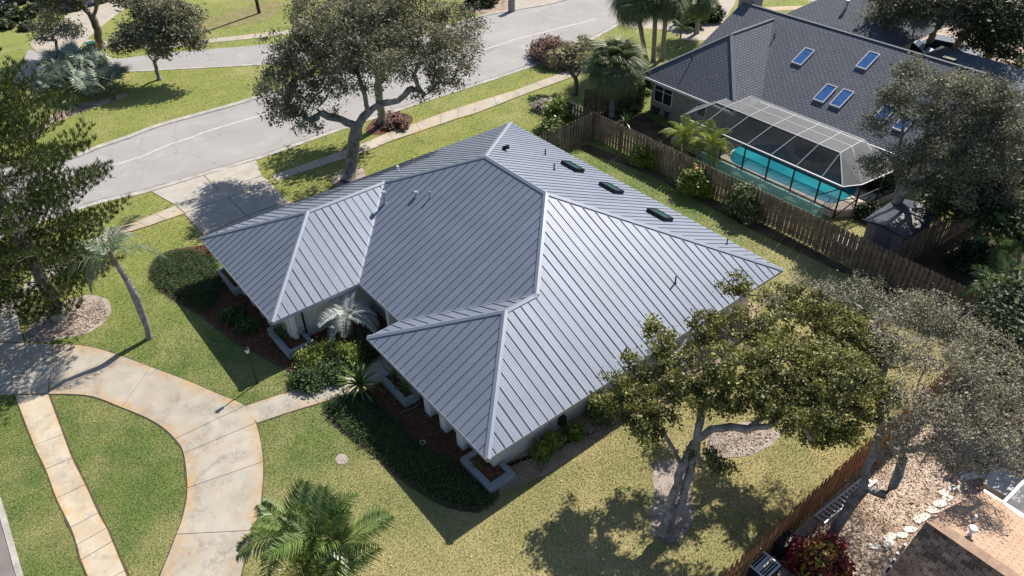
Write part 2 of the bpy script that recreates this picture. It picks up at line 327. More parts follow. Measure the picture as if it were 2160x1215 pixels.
def smoothline(P, n=6, closed=False):
    P = [np.array(p, float) for p in P]; N_ = len(P); out = []
    segs = N_ if closed else N_ - 1
    for i in range(segs):
        if closed: p0, p1, p2, p3 = P[(i - 1) % N_], P[i], P[(i + 1) % N_], P[(i + 2) % N_]
        else: p0, p1, p2, p3 = P[max(i - 1, 0)], P[i], P[i + 1], P[min(i + 2, N_ - 1)]
        for k in range(n):
            t = k / n; out.append(.5 * ((2 * p1) + (-p0 + p2) * t + (2 * p0 - 5 * p1 + 4 * p2 - p3) * t * t + (-p0 + 3 * p1 - 3 * p2 + p3) * t ** 3))
    if not closed: out.append(P[-1])
    return out
EXCL = []   # polygons (world xy) where no grass grows
def sheet(name, poly, z, material, kind='structure', parent=None, smooth=0, wob=0., excl=True, **k):
    P = smoothline(poly, smooth, True) if smooth else [np.array(p, float) for p in poly]
    if wob: P = [p + np.array([*(rng.normal(0, wob, 2)), *([0] * (len(p) - 2))]) for p in P]
    mb = MB(); mb.add([(p[0], p[1], z) for p in P], [tuple(range(len(P)))])
    me = mb.mesh(name)
    if me.polygons[0].normal.z < 0: me.flip_normals()
    if excl: EXCL.append(np.array([(p[0], p[1]) for p in P]))
    return link(name, me, material, parent, kind=kind, **k)
def ribbon(pname, E1, E2, joints, z, material, parent, gap=.012, sub=5, base=-.05):
    """paving between two edge lines, one slab between each two joints"""
    A = smoothline(E1, sub); B = smoothline(E2, sub)
    EXCL.append(np.array([(p[0], p[1]) for p in A] + [(p[0], p[1]) for p in B[::-1]]))
    for j in range(len(joints) - 1):
        i0, i1 = joints[j] * sub, joints[j + 1] * sub
        a = [np.array(A[i][:2]) for i in range(int(i0), int(i1) + 1)]; b = [np.array(B[i][:2]) for i in range(int(i0), int(i1) + 1)]
        def shrink(pts):
            pts = list(pts); d = pts[1] - pts[0]; pts[0] = pts[0] + d / np.linalg.norm(d) * gap; d = pts[-2] - pts[-1]; pts[-1] = pts[-1] + d / np.linalg.norm(d) * gap; return pts
        a, b = shrink(a), shrink(b); mb = MB(); n = len(a); rows = 6; V = []; UV = []
        dz = rng.uniform(-.003, .003)
        for i in range(n):
            for r_ in range(rows + 1):
                t = r_ / rows; p = a[i] * (1 - t) + b[i] * t; V.append((p[0], p[1], z + dz)); UV.append((t, i * .2))
        F = [(i * (rows + 1) + r_, (i + 1) * (rows + 1) + r_, (i + 1) * (rows + 1) + r_ + 1, i * (rows + 1) + r_ + 1) for i in range(n - 1) for r_ in range(rows)]
        nb = len(V); loop = [i * (rows + 1) for i in range(n)] + [(n - 1) * (rows + 1) + r_ for r_ in range(1, rows + 1)] + [i * (rows + 1) + rows for i in range(n - 2, -1, -1)] + [r_ for r_ in range(rows - 1, 0, -1)]
        for q in loop: V.append((V[q][0], V[q][1], base)); UV.append(UV[q])
        m_ = len(loop); F += [(loop[i], loop[(i + 1) % m_], nb + (i + 1) % m_, nb + i) for i in range(m_)]
        mb.add(V, F, UV); me = mb.mesh('slab')
        if me.polygons[0].normal.z < 0: me.flip_normals()
        link('slab', me, material, parent)
def slabpoly(pts, z, material, parent, base=-.05, shr=.008):
    P = np.array([p[:2] for p in pts]); c = P.mean(0); EXCL.append(P.copy()); P = c + (P - c) * (1 - shr)
    ar = sum(P[i][0] * P[(i + 1) % len(P)][1] - P[(i + 1) % len(P)][0] * P[i][1] for i in range(len(P)))
    if ar < 0: P = P[::-1]
    n = len(P); mb = MB(); mb.add([(p[0], p[1], base) for p in P] + [(p[0], p[1], z) for p in P], [tuple(range(n, 2 * n))] + [(i, (i + 1) % n, n + (i + 1) % n, n + i) for i in range(n)], [(.5, .5)] * (2 * n))
    return link('slab', mb.mesh('slab'), material, parent)
def inpoly(P, poly):
    x, y = P[:, 0], P[:, 1]; ins = np.zeros(len(P), bool); n = len(poly)
    for i in range(n):
        x1, y1 = poly[i]; x2, y2 = poly[(i + 1) % n]
        c = ((y1 > y) != (y2 > y)); 
        with np.errstate(divide='ignore', invalid='ignore'): xi = (x2 - x1) * (y - y1) / (y2 - y1 + 1e-12) + x1
        ins ^= c & (x < xi)
    return ins
def pts_in(poly, n, pad=0):
    poly = np.array([p[:2] for p in poly]); lo, hi = poly.min(0), poly.max(0); out = np.zeros((0, 2))
    while len(out) < n:
        q = rng.uniform(lo, hi, (n * 2, 2)); out = np.vstack([out, q[inpoly(q, poly)]])
        if len(out) == 0: break
    return out[:n]

# ---------------------------------------------------------------- foliage helpers
def unit(a): return a / (np.linalg.norm(a, axis=-1, keepdims=True) + 1e-9)
def leaf_quads(C, size, up=.35, aspect=.5, sv=.35, normal=None):
    n = len(C); nr = unit(rng.normal(size=(n, 3))); nr[:, 2] = np.abs(nr[:, 2]) + up; nr = unit(nr)
    t = unit(np.cross(nr, unit(rng.normal(size=(n, 3))))); b = np.cross(nr, t)
    s = size * np.exp(rng.normal(0, sv, n))[:, None]
    V = np.empty((n, 4, 3)); V[:, 0] = C - t * s; V[:, 1] = C + b * s * aspect; V[:, 2] = C + t * s; V[:, 3] = C - b * s * aspect
    return V.reshape(-1, 3)
def blade_quads(C, D, length, width, sv=.25):
    """thin pointed blades from C along direction D"""
    n = len(C); D = unit(D); t = unit(np.cross(D, unit(rng.normal(size=(n, 3))))); L_ = (length * np.exp(rng.normal(0, sv, n)))[:, None]
    V = np.empty((n, 4, 3)); V[:, 0] = C; V[:, 1] = C + D * L_ * .5 + t * width; V[:, 2] = C + D * L_; V[:, 3] = C + D * L_ * .5 - t * width
    return V.reshape(-1, 3)
class Tree:
    def __init__(s): s.n = []; s.p = []
    def line(s, pts, parent=-1, step=.3, wob=.03):
        pts = [np.array(p, float) for p in pts]
        if parent < 0 and not s.n: s.n.append(pts[0]); s.p.append(-1); parent = 0; 
        cur = parent; prev = s.n[cur]; rest = pts[1:] if np.allclose(prev, pts[0]) else pts
        for q in rest:
            d = q - prev; k = max(1, int(np.linalg.norm(d) / step))
            for i in range(1, k + 1):
                x = prev + d * i / k + (rng.normal(0, wob, 3) if i < k else 0)
                s.n.append(x); s.p.append(cur); cur = len(s.n) - 1
            prev = q
        return cur
    def near(s, q, lo=0.):
        A = np.array(s.n); d = np.linalg.norm(A - q, axis=1) + np.where(A[:, 2] < lo, 50, 0) + np.maximum(A[:, 2] - q[2], 0) * .8
        return int(np.argmin(d))
    def to(s, q, lo=0., step=.3, wob=.05, arch=.15):
        q = np.array(q, float); i = s.near(q, lo); a = s.n[i]; d = q - a; L_ = np.linalg.norm(d)
        if L_ < .05: return i
        k = max(1, int(L_ / step)); cur = i; side = rng.normal(0, 1, 3); side -= side.dot(d) / L_ ** 2 * d
        for j in range(1, k + 1):
            t = j / k; x = a + d * t + np.array([0, 0, arch * L_ * math.sin(math.pi * t)]) + side * .08 * L_ * math.sin(math.pi * t) + (rng.normal(0, wob, 3) if j < k else 0)
            s.n.append(x); s.p.append(cur); cur = len(s.n) - 1
        return cur
    def radii(s, r0, rt):
        n = len(s.n); cnt = np.zeros(n); ch = np.zeros(n, int)
        for i in range(1, n): ch[s.p[i]] += 1
        cnt[ch == 0] = 1
        for i in range(n - 1, 0, -1): cnt[s.p[i]] += cnt[i]
        e = math.log(r0 / rt) / math.log(max(cnt[0], 2)); s.cnt = cnt; s.r = rt * cnt ** e; return s.r
    def mesh(s, name, rmin=0., flare=.5):
        n = len(s.n); A = np.array(s.n); best = {}
        for i in range(1, n):
            p = s.p[i]
            if p not in best or s.cnt[i] > s.cnt[best[p]]: best[p] = i
        V = []; F = []; ring = {}
        def mk(c, d, r, k):
            d = d / (np.linalg.norm(d) + 1e-9); ref = np.array([1., 0, 0]) if abs(d[0]) < .9 else np.array([0, 1., 0])
            x = np.cross(d, ref); x /= np.linalg.norm(x); y = np.cross(d, x); st = len(V)
            for j in range(k): t = 2 * math.pi * j / k; V.append(c + r * (x * math.cos(t) + y * math.sin(t)))
            return st
        for i in range(1, n):
            if s.r[i] < rmin: continue
            p = s.p[i]; k = 9 if s.r[i] > .09 else (5 if s.r[i] > .03 else 3)
            d = A[i] - A[p]
            if p in ring and best[p] == i and ring[p][1] == k: a = ring[p][0]
            else:
                rr = s.r[p] if best[p] == i else s.r[i] * 1.2
                if s.p[p] == -1 and p == 0: rr = s.r[0] * (1 + flare)
                a = mk(A[p], d, rr, k)
            b = mk(A[i], d, s.r[i] * (rng.uniform(.93, 1.07) if k > 5 else 1), k); ring[i] = (b, k)
            F += [(a + j, a + (j + 1) % k, b + (j + 1) % k, b + j) for j in range(k)]
        me = bpy.data.meshes.new(name); me.from_pydata([tuple(v) for v in V], [], F); me.update()
        me.polygons.foreach_set('use_smooth', [True] * len(me.polygons))
        return me
def tree(name, label, cat, trunk, blobs, r0=.25, tips=300, leaves=20000, lsize=.07, leafm='l_oak', barkm='bark', limbs=(), lo=1.0, spread=.34, rt=.008, zf=.75, group=None, up=.35, aspect=.5, names=('trunk', 'crown'), hang=0., rmin=0., hollow=.45, wob=.03, flare=.5, bare=0.):
    """trunk and limbs: photo pixels with heights; blobs: (px,py,z,radius) of the masses of the crown"""
    P = lambda q: G(q[0], q[1], q[2])
    T = Tree(); base = P(trunk[0]); T.line([P(q) for q in trunk], wob=wob)
    for l in limbs:
        pts = [P(q) for q in l]; i = T.near(pts[0]); T.line([T.n[i]] + pts[1:], i, wob=wob)
    B = [(P(b), b[3]) for b in blobs]; top = P(trunk[-1]); B.sort(key=lambda b: np.linalg.norm(b[0] - top))
    vol = np.array([b[1] ** 2.3 for b in B]); vol /= vol.sum()
    for c, r in B: T.to(c - np.array([0, 0, .35 * r]), lo, arch=.12)
    tp = []
    for (c, r), f in zip(B, vol):
        for _ in range(max(3, int(tips * f))):
            d = unit(rng.normal(size=3)); d[2] *= zf
            if d[2] < 0: d[2] *= .6
            q = c + d * r * (hollow + (1 - hollow) * rng.random() ** .6)
            j = T.to(q, lo, step=.25, wob=.04, arch=.05); tp.append((j, rng.random()))
    T.radii(r0, rt)
    root = thing(name, label, cat, group, tuple(base))
    me = T.mesh(names[0], rmin, flare); me.transform(Matrix.Translation(Vector(-base)))
    link(names[0], me, M[barkm], root)
    tp = [q for i, q in enumerate(tp) if i % 5 or bare <= 0] if bare < .5 else [q for i, q in enumerate(tp) if i % 2]
    idx = np.array([a for a, _ in tp]); cv = np.array([b for _, b in tp]); TP = np.array(T.n)[idx]
    k = rng.integers(0, len(TP), leaves); C = TP[k] + rng.normal(0, 1, (leaves, 3)) * spread * np.array([1, 1, .6])
    if hang: C[:, 2] -= rng.exponential(hang, leaves)
    C[:, 2] = np.maximum(C[:, 2], .05)
    v = np.clip(.65 * cv[k] + .42 * rng.random(leaves), 0, 1)
    me = quads_mesh(names[1], leaf_quads(C - base, lsize, up, aspect), leaves, v); link(names[1], me, M[leafm], root)
    return root
# --- palm leaves, built along +X with the leaf's upper side to +Z
def pinnate_mesh(name, L_=2.2, n=34, ll=.5, wd=.02, arch=.35, droop=.9, v=.45, stiff=0., plume=.12, seed=0):
    r_ = np.random.default_rng(seed); Q = []; val = []
    def rach(t): x = L_ * t; return np.array([x * (1 - .12 * droop * t), 0, arch * x - droop * .5 * x * t])
    k = 10; prev = rach(0)
    for i in range(1, k + 1):
        c = rach(i / k); wdt = .022 * (1 - .8 * i / k) + .004
        for off in ((0, 1, 0), (0, 0, 1)):
            o = np.array(off) * wdt; Q += [prev - o, prev + o, c + o, c - o]; val.append(.85)
        prev = c
    for i in range(n):
        t = .1 + .9 * (i + .5) / n; c = rach(t); d = unit(rach(min(t + .02, 1)) - rach(t - .02))
        prof = math.sin(math.pi * (.12 + .82 * t)) ** .7
        for sgn in (-1, 1):
            out = np.array([.55 + .3 * t, sgn * 1.0, 0.]); out = out / np.linalg.norm(out); out[2] = v + r_.normal(0, plume); out = unit(out)
            l = ll * prof * r_.uniform(.85, 1.1); mid = c + out * l * .5; tip = c + out * l + np.array([0, 0, -(1 - stiff) * l * .45]); wv = np.array([1, 0, 0.]) * wd
            val2 = r_.uniform(.1, .9)
            Q += [c - wv * .5, c + wv * .5, mid + wv, mid - wv]; val.append(val2)
            Q += [mid - wv, mid + wv, tip + wv * .15, tip - wv * .15]; val.append(min(1, val2 + .1))
    return quads_mesh(name, np.array(Q), len(Q) // 4, np.array(val))
def fan_mesh(name, pet=.9, rad=.75, n=22, sweep=250, wd=.03, droop=.5, seed=0):
    r_ = np.random.default_rng(seed); Q = []; val = []
    for off in ((0, .012, 0), (0, 0, .012)):
        o = np.array(off); Q += [-o, o, np.array([pet, 0, 0]) + o, np.array([pet, 0, 0]) - o]; val.append(.6)
    for i in range(n):
        a = R(-sweep / 2 + sweep * (i + .5) / n); d = np.array([math.cos(a), math.sin(a), .12]); l = rad * (.75 + .25 * math.cos(a / 1.6)) * r_.uniform(.9, 1.08)
        s_ = np.array([-math.sin(a), math.cos(a), 0]) * wd; c = np.array([pet, 0, 0]); m1 = c + d * l * .55; t1 = c + d * l + np.array([0, 0, -droop * l * .5]); vv = r_.uniform(.05, .95)
        Q += [c - s_ * .2, c + s_ * .2, m1 + s_, m1 - s_]; val.append(vv); Q += [m1 - s_, m1 + s_, t1 + s_ * .1, t1 - s_ * .1]; val.append(min(1, vv + .1))
    return quads_mesh(name, np.array(Q), len(Q) // 4, np.array(val))
FM = {}
def put_fronds(parent, meshes, material, at_, n, tilt=(-70, 35), scale=(.85, 1.1), name='frond', az0=0., azspread=None):
    key = (meshes[0].name, material)
    for me in meshes:
        if len(me.materials) == 0: me.materials.append(M[material])
    for i in range(n):
        o = bpy.data.objects.new(name, meshes[i % len(meshes)]); COL.objects.link(o); o.parent = parent; o.location = at_
        f = (i + .5) / n; az = az0 + i * 2.39996 if azspread is None else az0 + rng.uniform(-azspread, azspread)
        t = R(tilt[0] + (tilt[1] - tilt[0]) * f + rng.uniform(-6, 6)); sc = rng.uniform(*scale)
        o.rotation_euler = (rng.uniform(-.25, .25), t, az); o.scale = (sc, sc, sc)
        if material != (meshes[0].materials[0].name if 0 else material): pass
def palm_trunk(parent, pts, r0, r1, material='palmtrunk', wob=.01, bulge=None):
    mb_pts = smoothline(pts, 5); V = []; F = []; k = 12; n = len(mb_pts)
    for i, c in enumerate(mb_pts):
        t = i / (n - 1); r = r0 * (1 - t) + r1 * t
        if bulge: r *= 1 + bulge * math.exp(-((t - .45) / .22) ** 2)
        if t < .06: r *= 1.25
        r *= 1 + .05 * (i % 2)
        for j in range(k): a = 2 * math.pi * j / k; V.append((c[0] + r * math.cos(a), c[1] + r * math.sin(a), c[2]))
    for i in range(n - 1):
        F += [(i * k + j, i * k + (j + 1) % k, (i + 1) * k + (j + 1) % k, (i + 1) * k + j) for j in range(k)]
    F.append(tuple((n - 1) * k + j for j in range(k)))
    me = bpy.data.meshes.new('trunk'); me.from_pydata(V, [], F); me.update(); me.polygons.foreach_set('use_smooth', [True] * len(F))
    return link('trunk', me, M[material], parent)
def settle(root, base):
    base = Vector(base); root.location = base
    for c in root.children: c.location = Vector(c.location) - base
    return root
def kids(o): return [c for c in bpy.data.objects if c.parent == o]
def settle(root, base):
    base = Vector(base); root.location = base
    for c in kids(root): c.location = Vector(c.location) - base
    return root

# ================================================================ THE GROUND
gme = MB(); gn = 40; xs = np.linspace(-130, 90, gn); ys = np.linspace(-70, 150, gn)
gme.add([(x, y, 0) for y in ys for x in xs], [(j * gn + i, j * gn + i + 1, (j + 1) * gn + i + 1, (j + 1) * gn + i) for j in range(gn - 1) for i in range(gn - 1)])
gme.build('ground', M['grass'], kind='structure')

# main street: far kerb and near kerb
FAR = [(-420, 400), (-200, 375), (0, 352), (143, 333), (207, 310), (267, 290), (333, 265), (433, 237), (533, 208), (700, 150), (860, 90), (1000, 38), (1087, 20), (1173, 4), (1250, -25), (1400, -100)]
NEAR = [(-420, 700), (-200, 615), (0, 500), (167, 440), (235, 420), (303, 405), (420, 370), (540, 335), (620, 307), (740, 265), (837, 233), (953, 195), (1110, 143), (1230, 92), (1330, 38), (1530, -60)]
fa = smoothline(GP(FAR), 4); ne = smoothline(GP(NEAR), 4)
def strip(name, A, B, z, material, kind='structure', uv=False, excl=True, parent=None):
    n = min(len(A), len(B)); mb = MB(); V = []
    for i in range(n): V += [(A[i][0], A[i][1], z), (B[i][0], B[i][1], z)]
    mb.add(V, [(2 * i, 2 * i + 1, 2 * i + 3, 2 * i + 2) for i in range(n - 1)]); me = mb.mesh(name)
    if me.polygons[0].normal.z < 0: me.flip_normals()
    if excl: EXCL.append(np.array([(p[0], p[1]) for p in A[:n]] + [(p[0], p[1]) for p in B[:n][::-1]]))
    return link(name, me, material, parent, kind=kind)
strip('road', fa, ne, .006, M['asphalt'])
def offs(line, d):
    L_ = [np.array(p[:2]) for p in line]; out = []
    for i, p in enumerate(L_):
        t = L_[min(i + 1, len(L_) - 1)] - L_[max(i - 1, 0)]; t = t / (np.linalg.norm(t) + 1e-9); out.append(np.array([p[0] - t[1] * d, p[1] + t[0] * d]))
    return out
def kerb(name, line, wdt=.22, h=.05):
    a, b = offs(line, -wdt / 2), offs(line, wdt / 2); mb = MB(); V = []
    for p, q in zip(a, b): V += [(p[0], p[1], -.02), (p[0], p[1], h), (q[0], q[1], h), (q[0], q[1], -.02)]
    F = []
    for i in range(len(a) - 1):
        for j in range(3): F.append((4 * i + j, 4 * i + j + 1, 4 * i + 4 + j + 1, 4 * i + 4 + j))
    mb.add(V, F); me = mb.mesh(name); return link(name, me, M['kerb'], kind='structure')
kerb('kerb', fa, .45, .035); kerb('kerb', ne, .4, .03)
M['grime'] = mat('gutter_grime', (.17, .155, .14), (.25, .235, .22), 1.2, .95, cramp=(.4, .6))
sgn = 1 if np.linalg.norm(offs(ne, .5)[20] - np.array(fa[20][:2])) < np.linalg.norm(offs(ne, -.5)[20] - np.array(fa[20][:2])) else -1
strip('gutter', offs(ne, .19 * sgn), [p + rng.normal(0, .03, 2) for p in offs(ne, .34 * sgn)], .010, M['grime'], excl=False)
strip('gutter', offs(fa, -.21 * sgn), [p + rng.normal(0, .03, 2) for p in offs(fa, -.36 * sgn)], .010, M['grime'], excl=False)
# worn sealed centre joint of the road: pale line
CJ = smoothline(GP([(60, 395), (200, 358), (290, 333), (360, 305), (450, 273), (545, 245), (640, 215), (760, 175), (880, 130), (1010, 108), (1085, 84), (1180, 60), (1255, 40)]), 4)
CJ = [p + np.array([*(rng.normal(0, .05, 2)), 0]) for p in CJ]
M['seal'] = mat('pale_road_sealant', (.50, .47, .45), (.42, .40, .385), 3, .9, cramp=(.4, .6))
strip('road_marking', offs(CJ, -.10), offs(CJ, .10), .012, M['seal'], excl=False)

# lane across the street (upper left) with its driveway, far sidewalk
up1 = smoothline(GP([(60, 105), (128, 117), (225, 124), (300, 118), (367, 110), (450, 103), (547, 95), (660, 84), (800, 70)]), 4)
lo1 = smoothline(GP([(20, 190), (100, 185), (190, 168), (253, 153), (333, 148), (440, 142), (533, 137), (660, 128), (800, 118)]), 4)
strip('lane', up1, lo1, .006, M['asphalt']); kerb('kerb', lo1, .3, .03)
sheet('far_driveway', GP([(320, -40), (283, 0), (240, 36), (212, 58), (182, 84), (170, 100), (176, 122), (128, 120), (90, 114), (64, 92), (95, 70), (128, 45), (150, 15), (160, -30)]), .012, M['apron'], smooth=3)
fw = bpy.data.objects.new('far_sidewalk', None); COL.objects.link(fw); fw['kind'] = 'structure'
ribbon('slab', GP([(180, 83), (240, 89), (300, 93), (350, 92), (420, 84), (500, 76), (567, 68), (660, 58)]), GP([(178, 98), (240, 99), (300, 103), (352, 102), (422, 93), (502, 85), (570, 77), (665, 67)]), [0, 1, 2, 3, 4, 5, 6, 7], .025, M['walk'], fw)
sheet('orange_mulch_path', GP([(-20, 52), (15, 48), (35, 34), (55, 26), (95, 22), (92, 30), (60, 35), (40, 45), (20, 56), (-20, 64)]), .012, M['mulch'], smooth=3)
sheet('sandy_path', GP([(60, 285), (92, 258), (120, 236), (165, 222), (230, 206), (262, 196), (268, 204), (215, 222), (150, 246), (110, 262), (85, 285), (62, 305)]), .008, M['dirt'], smooth=3)
# far side of the street at the top
sheet('far_drive_apron', GP([(1087, 16), (1180, 2), (1200, -60), (1090, -60), (1070, -20)]), .010, M['apron'], smooth=2)
sheet('leaf_strewn_verge', GP([(1000, 30), (1075, 20), (1110, 12), (1078, -20), (1040, -10), (1005, 8)]), .008, M['dirt'], smooth=2)
sheet('leaf_strewn_verge', GP([(420, 78), (455, 62), (560, 45), (600, 10), (560, 5), (430, 40), (405, 62)]), .008, mat('dry_leafy_grass', (.26, .2, .11), (.15, .17, .05), 1.4, .95, .02, 20, fine=(20, .3)), smooth=2, excl=False)
sheet('neighbour_driveway', GP([(1290, 40), (1400, 62), (1500, 85), (1560, -60), (1400, -80)]), .008, M['apron'], smooth=2)
sheet('far_street', GP([(1700, 0), (1790, 22), (1860, 40), (2000, 60), (2160, 40), (2160, -80), (1600, -80), (1660, -10)]), .010, M['asphalt'], smooth=1)
sheet('far_path', GP([(1590, 18), (1640, 14), (1700, 12), (1700, 20), (1640, 22), (1595, 26)]), .012, M['walk'], smooth=1)
sheet('leaf_strewn_yard', GP([(1790, 26), (1900, 50), (2200, 60), (2220, 140), (2060, 150), (1870, 110), (1830, 60)]), .012, M['litter'], smooth=2)

# near sidewalk, slab by slab
sw = bpy.data.objects.new('sidewalk', None); COL.objects.link(sw); sw['kind'] = 'structure'
U = [(1330, 95), (1245, 130), (1177, 157), (1128, 175), (1080, 193), (1042, 204), (1003, 216), (966, 228), (930, 240), (877, 260), (820, 280), (770, 301), (720, 320), (670, 337), (620, 354), (573, 371)]
D = [(1350, 103), (1262, 140), (1203, 164), (1148, 184), (1096, 203), (1048, 222), (1000, 240), (966, 250), (930, 262), (887, 277), (830, 296), (778, 317), (730, 334), (680, 350), (632, 366), (586, 383)]
ribbon('slab', GP(U), GP(D), list(range(len(U))), .03, M['walk'], sw)
U2 = [(370, 434), (328, 451), (287, 468), (250, 480), (217, 492), (182, 511), (150, 531), (110, 557), (60, 595), (20, 622), (-60, 670), (-150, 715)]
D2 = [(390, 451), (350, 464), (310, 478), (274, 489), (240, 502), (207, 521), (172, 545), (132, 571), (84, 610), (46, 640), (-20, 690), (-140, 765)]
ribbon('slab', GP(U2), GP(D2), [0, 1, 2, 3, 4, 5, 6, 7, 8, 9, 10, 11], .03, M['walk'], sw)
ls = bpy.data.objects.new('side_path', None); COL.objects.link(ls); ls['kind'] = 'structure'
PL = [(32, 834), (73, 940), (97, 990), (120, 1052), (150, 1113), (163, 1150), (172, 1182), (196, 1240), (222, 1310)]
PR_ = [(102, 833), (133, 917), (152, 967), (180, 1023), (207, 1083), (225, 1115), (237, 1143), (263, 1205), (300, 1290)]
ribbon('slab', GP(PL), GP(PR_), [0, 1, 2, 3, 4, 5, 6, 7, 8], .03, M['sidepath'], ls)
# circular driveway
cdv = bpy.data.objects.new('circular_driveway', None); COL.objects.link(cdv); cdv['kind'] = 'structure'
O_ = [(112, 727), (180, 731), (245, 748), (318, 775), (400, 806), (460, 832), (517, 857), (540, 893), (555, 975), (548, 1075), (530, 1120), (516, 1180), (488, 1310)]
I_ = [(103, 832), (150, 832), (200, 838), (257, 860), (310, 882), (345, 903), (370, 927), (388, 957), (396, 1030), (388, 1085), (373, 1128), (355, 1175), (300, 1310)]
ribbon('slab', GP(O_), GP(I_), [0, 3, 6, 7, 8, 10, 12], .035, M['drive'], cdv)
for pl in ([(-150, 770), (-20, 692), (0, 668), (42, 642), (38, 665), (42, 692), (51, 722), (0, 722), (-160, 806)],
           [(-160, 808), (0, 724), (52, 724), (111, 727), (108, 780), (102, 831), (32, 832), (-10, 836), (-170, 900)]):
    slabpoly(GP(pl), .035, M['drive'], cdv)
strip('driveway_base', smoothline(GP(O_), 4), smoothline(GP(I_), 4), .004, M['joint'], excl=False)
# front walk to the door
fwk = bpy.data.objects.new('front_walk', None); COL.objects.link(fwk); fwk['kind'] = 'structure'
ribbon('slab', GP([(519, 857), (575, 838), (634, 819), (690, 800), (750, 777), (800, 752), (850, 712)]), GP([(542, 893), (610, 870), (673, 851), (715, 840), (760, 824), (820, 795), (885, 745)]), [0, 2, 3, 4, 5, 6], .03, M['drive'], fwk)
# garage driveway from the street to the west wall
gd = bpy.data.objects.new('garage_driveway', None); COL.objects.link(gd); gd['kind'] = 'structure'
for pl in ([(320, 405), (430, 371), (461, 403), (370, 433)], [(431, 371), (540, 337), (552, 371), (462, 403)],
           [(371, 434), (552, 372), (570, 384), (389, 450)],):
    slabpoly(GP(pl), .03, M['apron'], gd)
for pl in ([(389, 451), (481, 417), (520, 455), (430, 497)], [(482, 417), (570, 385), (606, 424), (521, 455)]): slabpoly(GP(pl), .03, M['apron'], gd)
q1, q2, q3 = G(430, 498), G(521, 456), G(608, 425)
slabpoly([q1, q2, (1., 5.0), (1., .9)], .03, M['apron'], gd); slabpoly([q2, q3, (1., 8.3), (1., 5.03)], .03, M['apron'], gd)
# bare soil where the turf is cut back along the paving
def soil_edge(px, d=.03, w0=.045):
    L0_ = smoothline(GP(px), 10); w_ = np.abs(rng.normal(w0, .025, len(L0_))) + .01; w_ = np.convolve(w_, np.ones(3) / 3, 'same')
    a_, b__ = offs(L0_, -1), offs(L0_, 1); A2 = [p[:2] + (q_ - p[:2]) * -w for p, q_, w in zip([np.array(p) for p in L0_], a_, w_ * -1)]; B2 = [p[:2] + (q_ - p[:2]) * w for p, q_, w in zip([np.array(p) for p in L0_], b__, w_)]
    strip('soil_edge', A2, B2, .016, M['joint'])
soil_edge(O_[:7]); soil_edge(O_[7:]); soil_edge(I_); soil_edge(PR_, w0=.07); soil_edge(PL); soil_edge([(517, 857), (575, 838), (634, 819)]); soil_edge([(542, 893), (610, 870), (673, 851)]); soil_edge(D2[:7], w0=.05); soil_edge(D[:14], w0=.05); soil_edge(U[:15], w0=.05)
soil_edge([(42, 625), (38, 655), (42, 690), (52, 724), (112, 727)]); soil_edge([(318, 590), (318, 566), (330, 545), (360, 530), (400, 522)], w0=.06); soil_edge([(335, 612), (370, 634), (420, 662), (450, 684), (498, 722), (575, 762), (618, 786)], w0=.06); soil_edge([(684, 848), (690, 876), (712, 900), (745, 925), (800, 968), (850, 1012), (895, 1042), (950, 1070), (1015, 1078)], w0=.07)
# corner of the other street, bottom left
e1 = smoothline(GP([(-60, 930), (-20, 1015), (0, 1068), (18, 1130), (42, 1215), (75, 1330)]), 4); e0 = smoothline(GP([(-420, 960), (-400, 1050), (-380, 1090), (-360, 1150), (-340, 1215), (-300, 1330)]), 4)
strip('side_street', e0, e1, .006, M['asphalt_dark']); kerb('kerb', e1, .2, .03)

# planting beds
BEDA = GP([(318, 590), (318, 566), (330, 545), (360, 530), (400, 522), (440, 515)]) + [(.2, .2), (1.2, 1), (7.3, 1), (7.4, 5.3), (12.7, 5.3), (12.6, 3.6)] + GP([(805, 756), (770, 781), (700, 801), (636, 819), (632, 806), (618, 786), (575, 762), (540, 742), (498, 722), (450, 684), (420, 662), (370, 634), (335, 612)])
sheet('mulch_bed', BEDA, .012, M['mulch'])
BEDB = GP([(684, 848), (757, 828), (812, 803)]) + [(12.9, 3.6), (19, 3.6)] + GP([(1060, 1000), (1050, 1050), (1015, 1078), (950, 1070), (895, 1042), (850, 1012), (800, 968), (745, 925), (712, 900), (690, 876)])
sheet('mulch_bed', BEDB, .012, M['mulch'])
sheet('bare_side_strip', [(18.6, 2.3), (20.0, 3.2), (20.6, 6), (20.5, 9), (21.2, 12), (20.6, 16), (19.1, 19.2), (19.0, 3.5)], .008, M['dirt'], smooth=3, wob=.03)
sheet('pine_bed', GP([(52, 712), (62, 690), (100, 660), (130, 640), (180, 622), (215, 628), (235, 645), (230, 668), (205, 692), (175, 705), (120, 716), (75, 722)]), .010, M['sand'], smooth=3, wob=.03)
sheet('oak_bed', GP([(1376, 985), (1395, 970), (1430, 975), (1452, 1010), (1462, 1070), (1450, 1120), (1420, 1145), (1385, 1135), (1372, 1090), (1378, 1030)]), .010, M['sand'], smooth=3, wob=.03)
sheet('leaf_bed', GP([(1490, 930), (1520, 900), (1600, 890), (1642, 915), (1625, 940), (1580, 960), (1525, 965), (1495, 952)]), .010, M['sand'], smooth=3, wob=.03)
sheet('valve_patch', GP([(708, 966), (718, 958), (730, 960), (735, 970), (726, 979), (712, 978)]), .010, M['sand'], smooth=3)
sheet('fence_corner_bed', GP([(1138, 225), (1160, 208), (1195, 207), (1225, 228), (1215, 240), (1170, 252), (1142, 243)]), .010, M['sand'], smooth=3)
sheet('street_tree_bed', GP([(770, 275), (800, 245), (850, 238), (872, 252), (850, 270), (800, 285)]), .010, M['mulch'], smooth=3)
sheet('oak_root_bed', GP([(700, 385), (720, 360), (760, 352), (770, 375), (740, 400)]), .010, M['sand'], smooth=3)
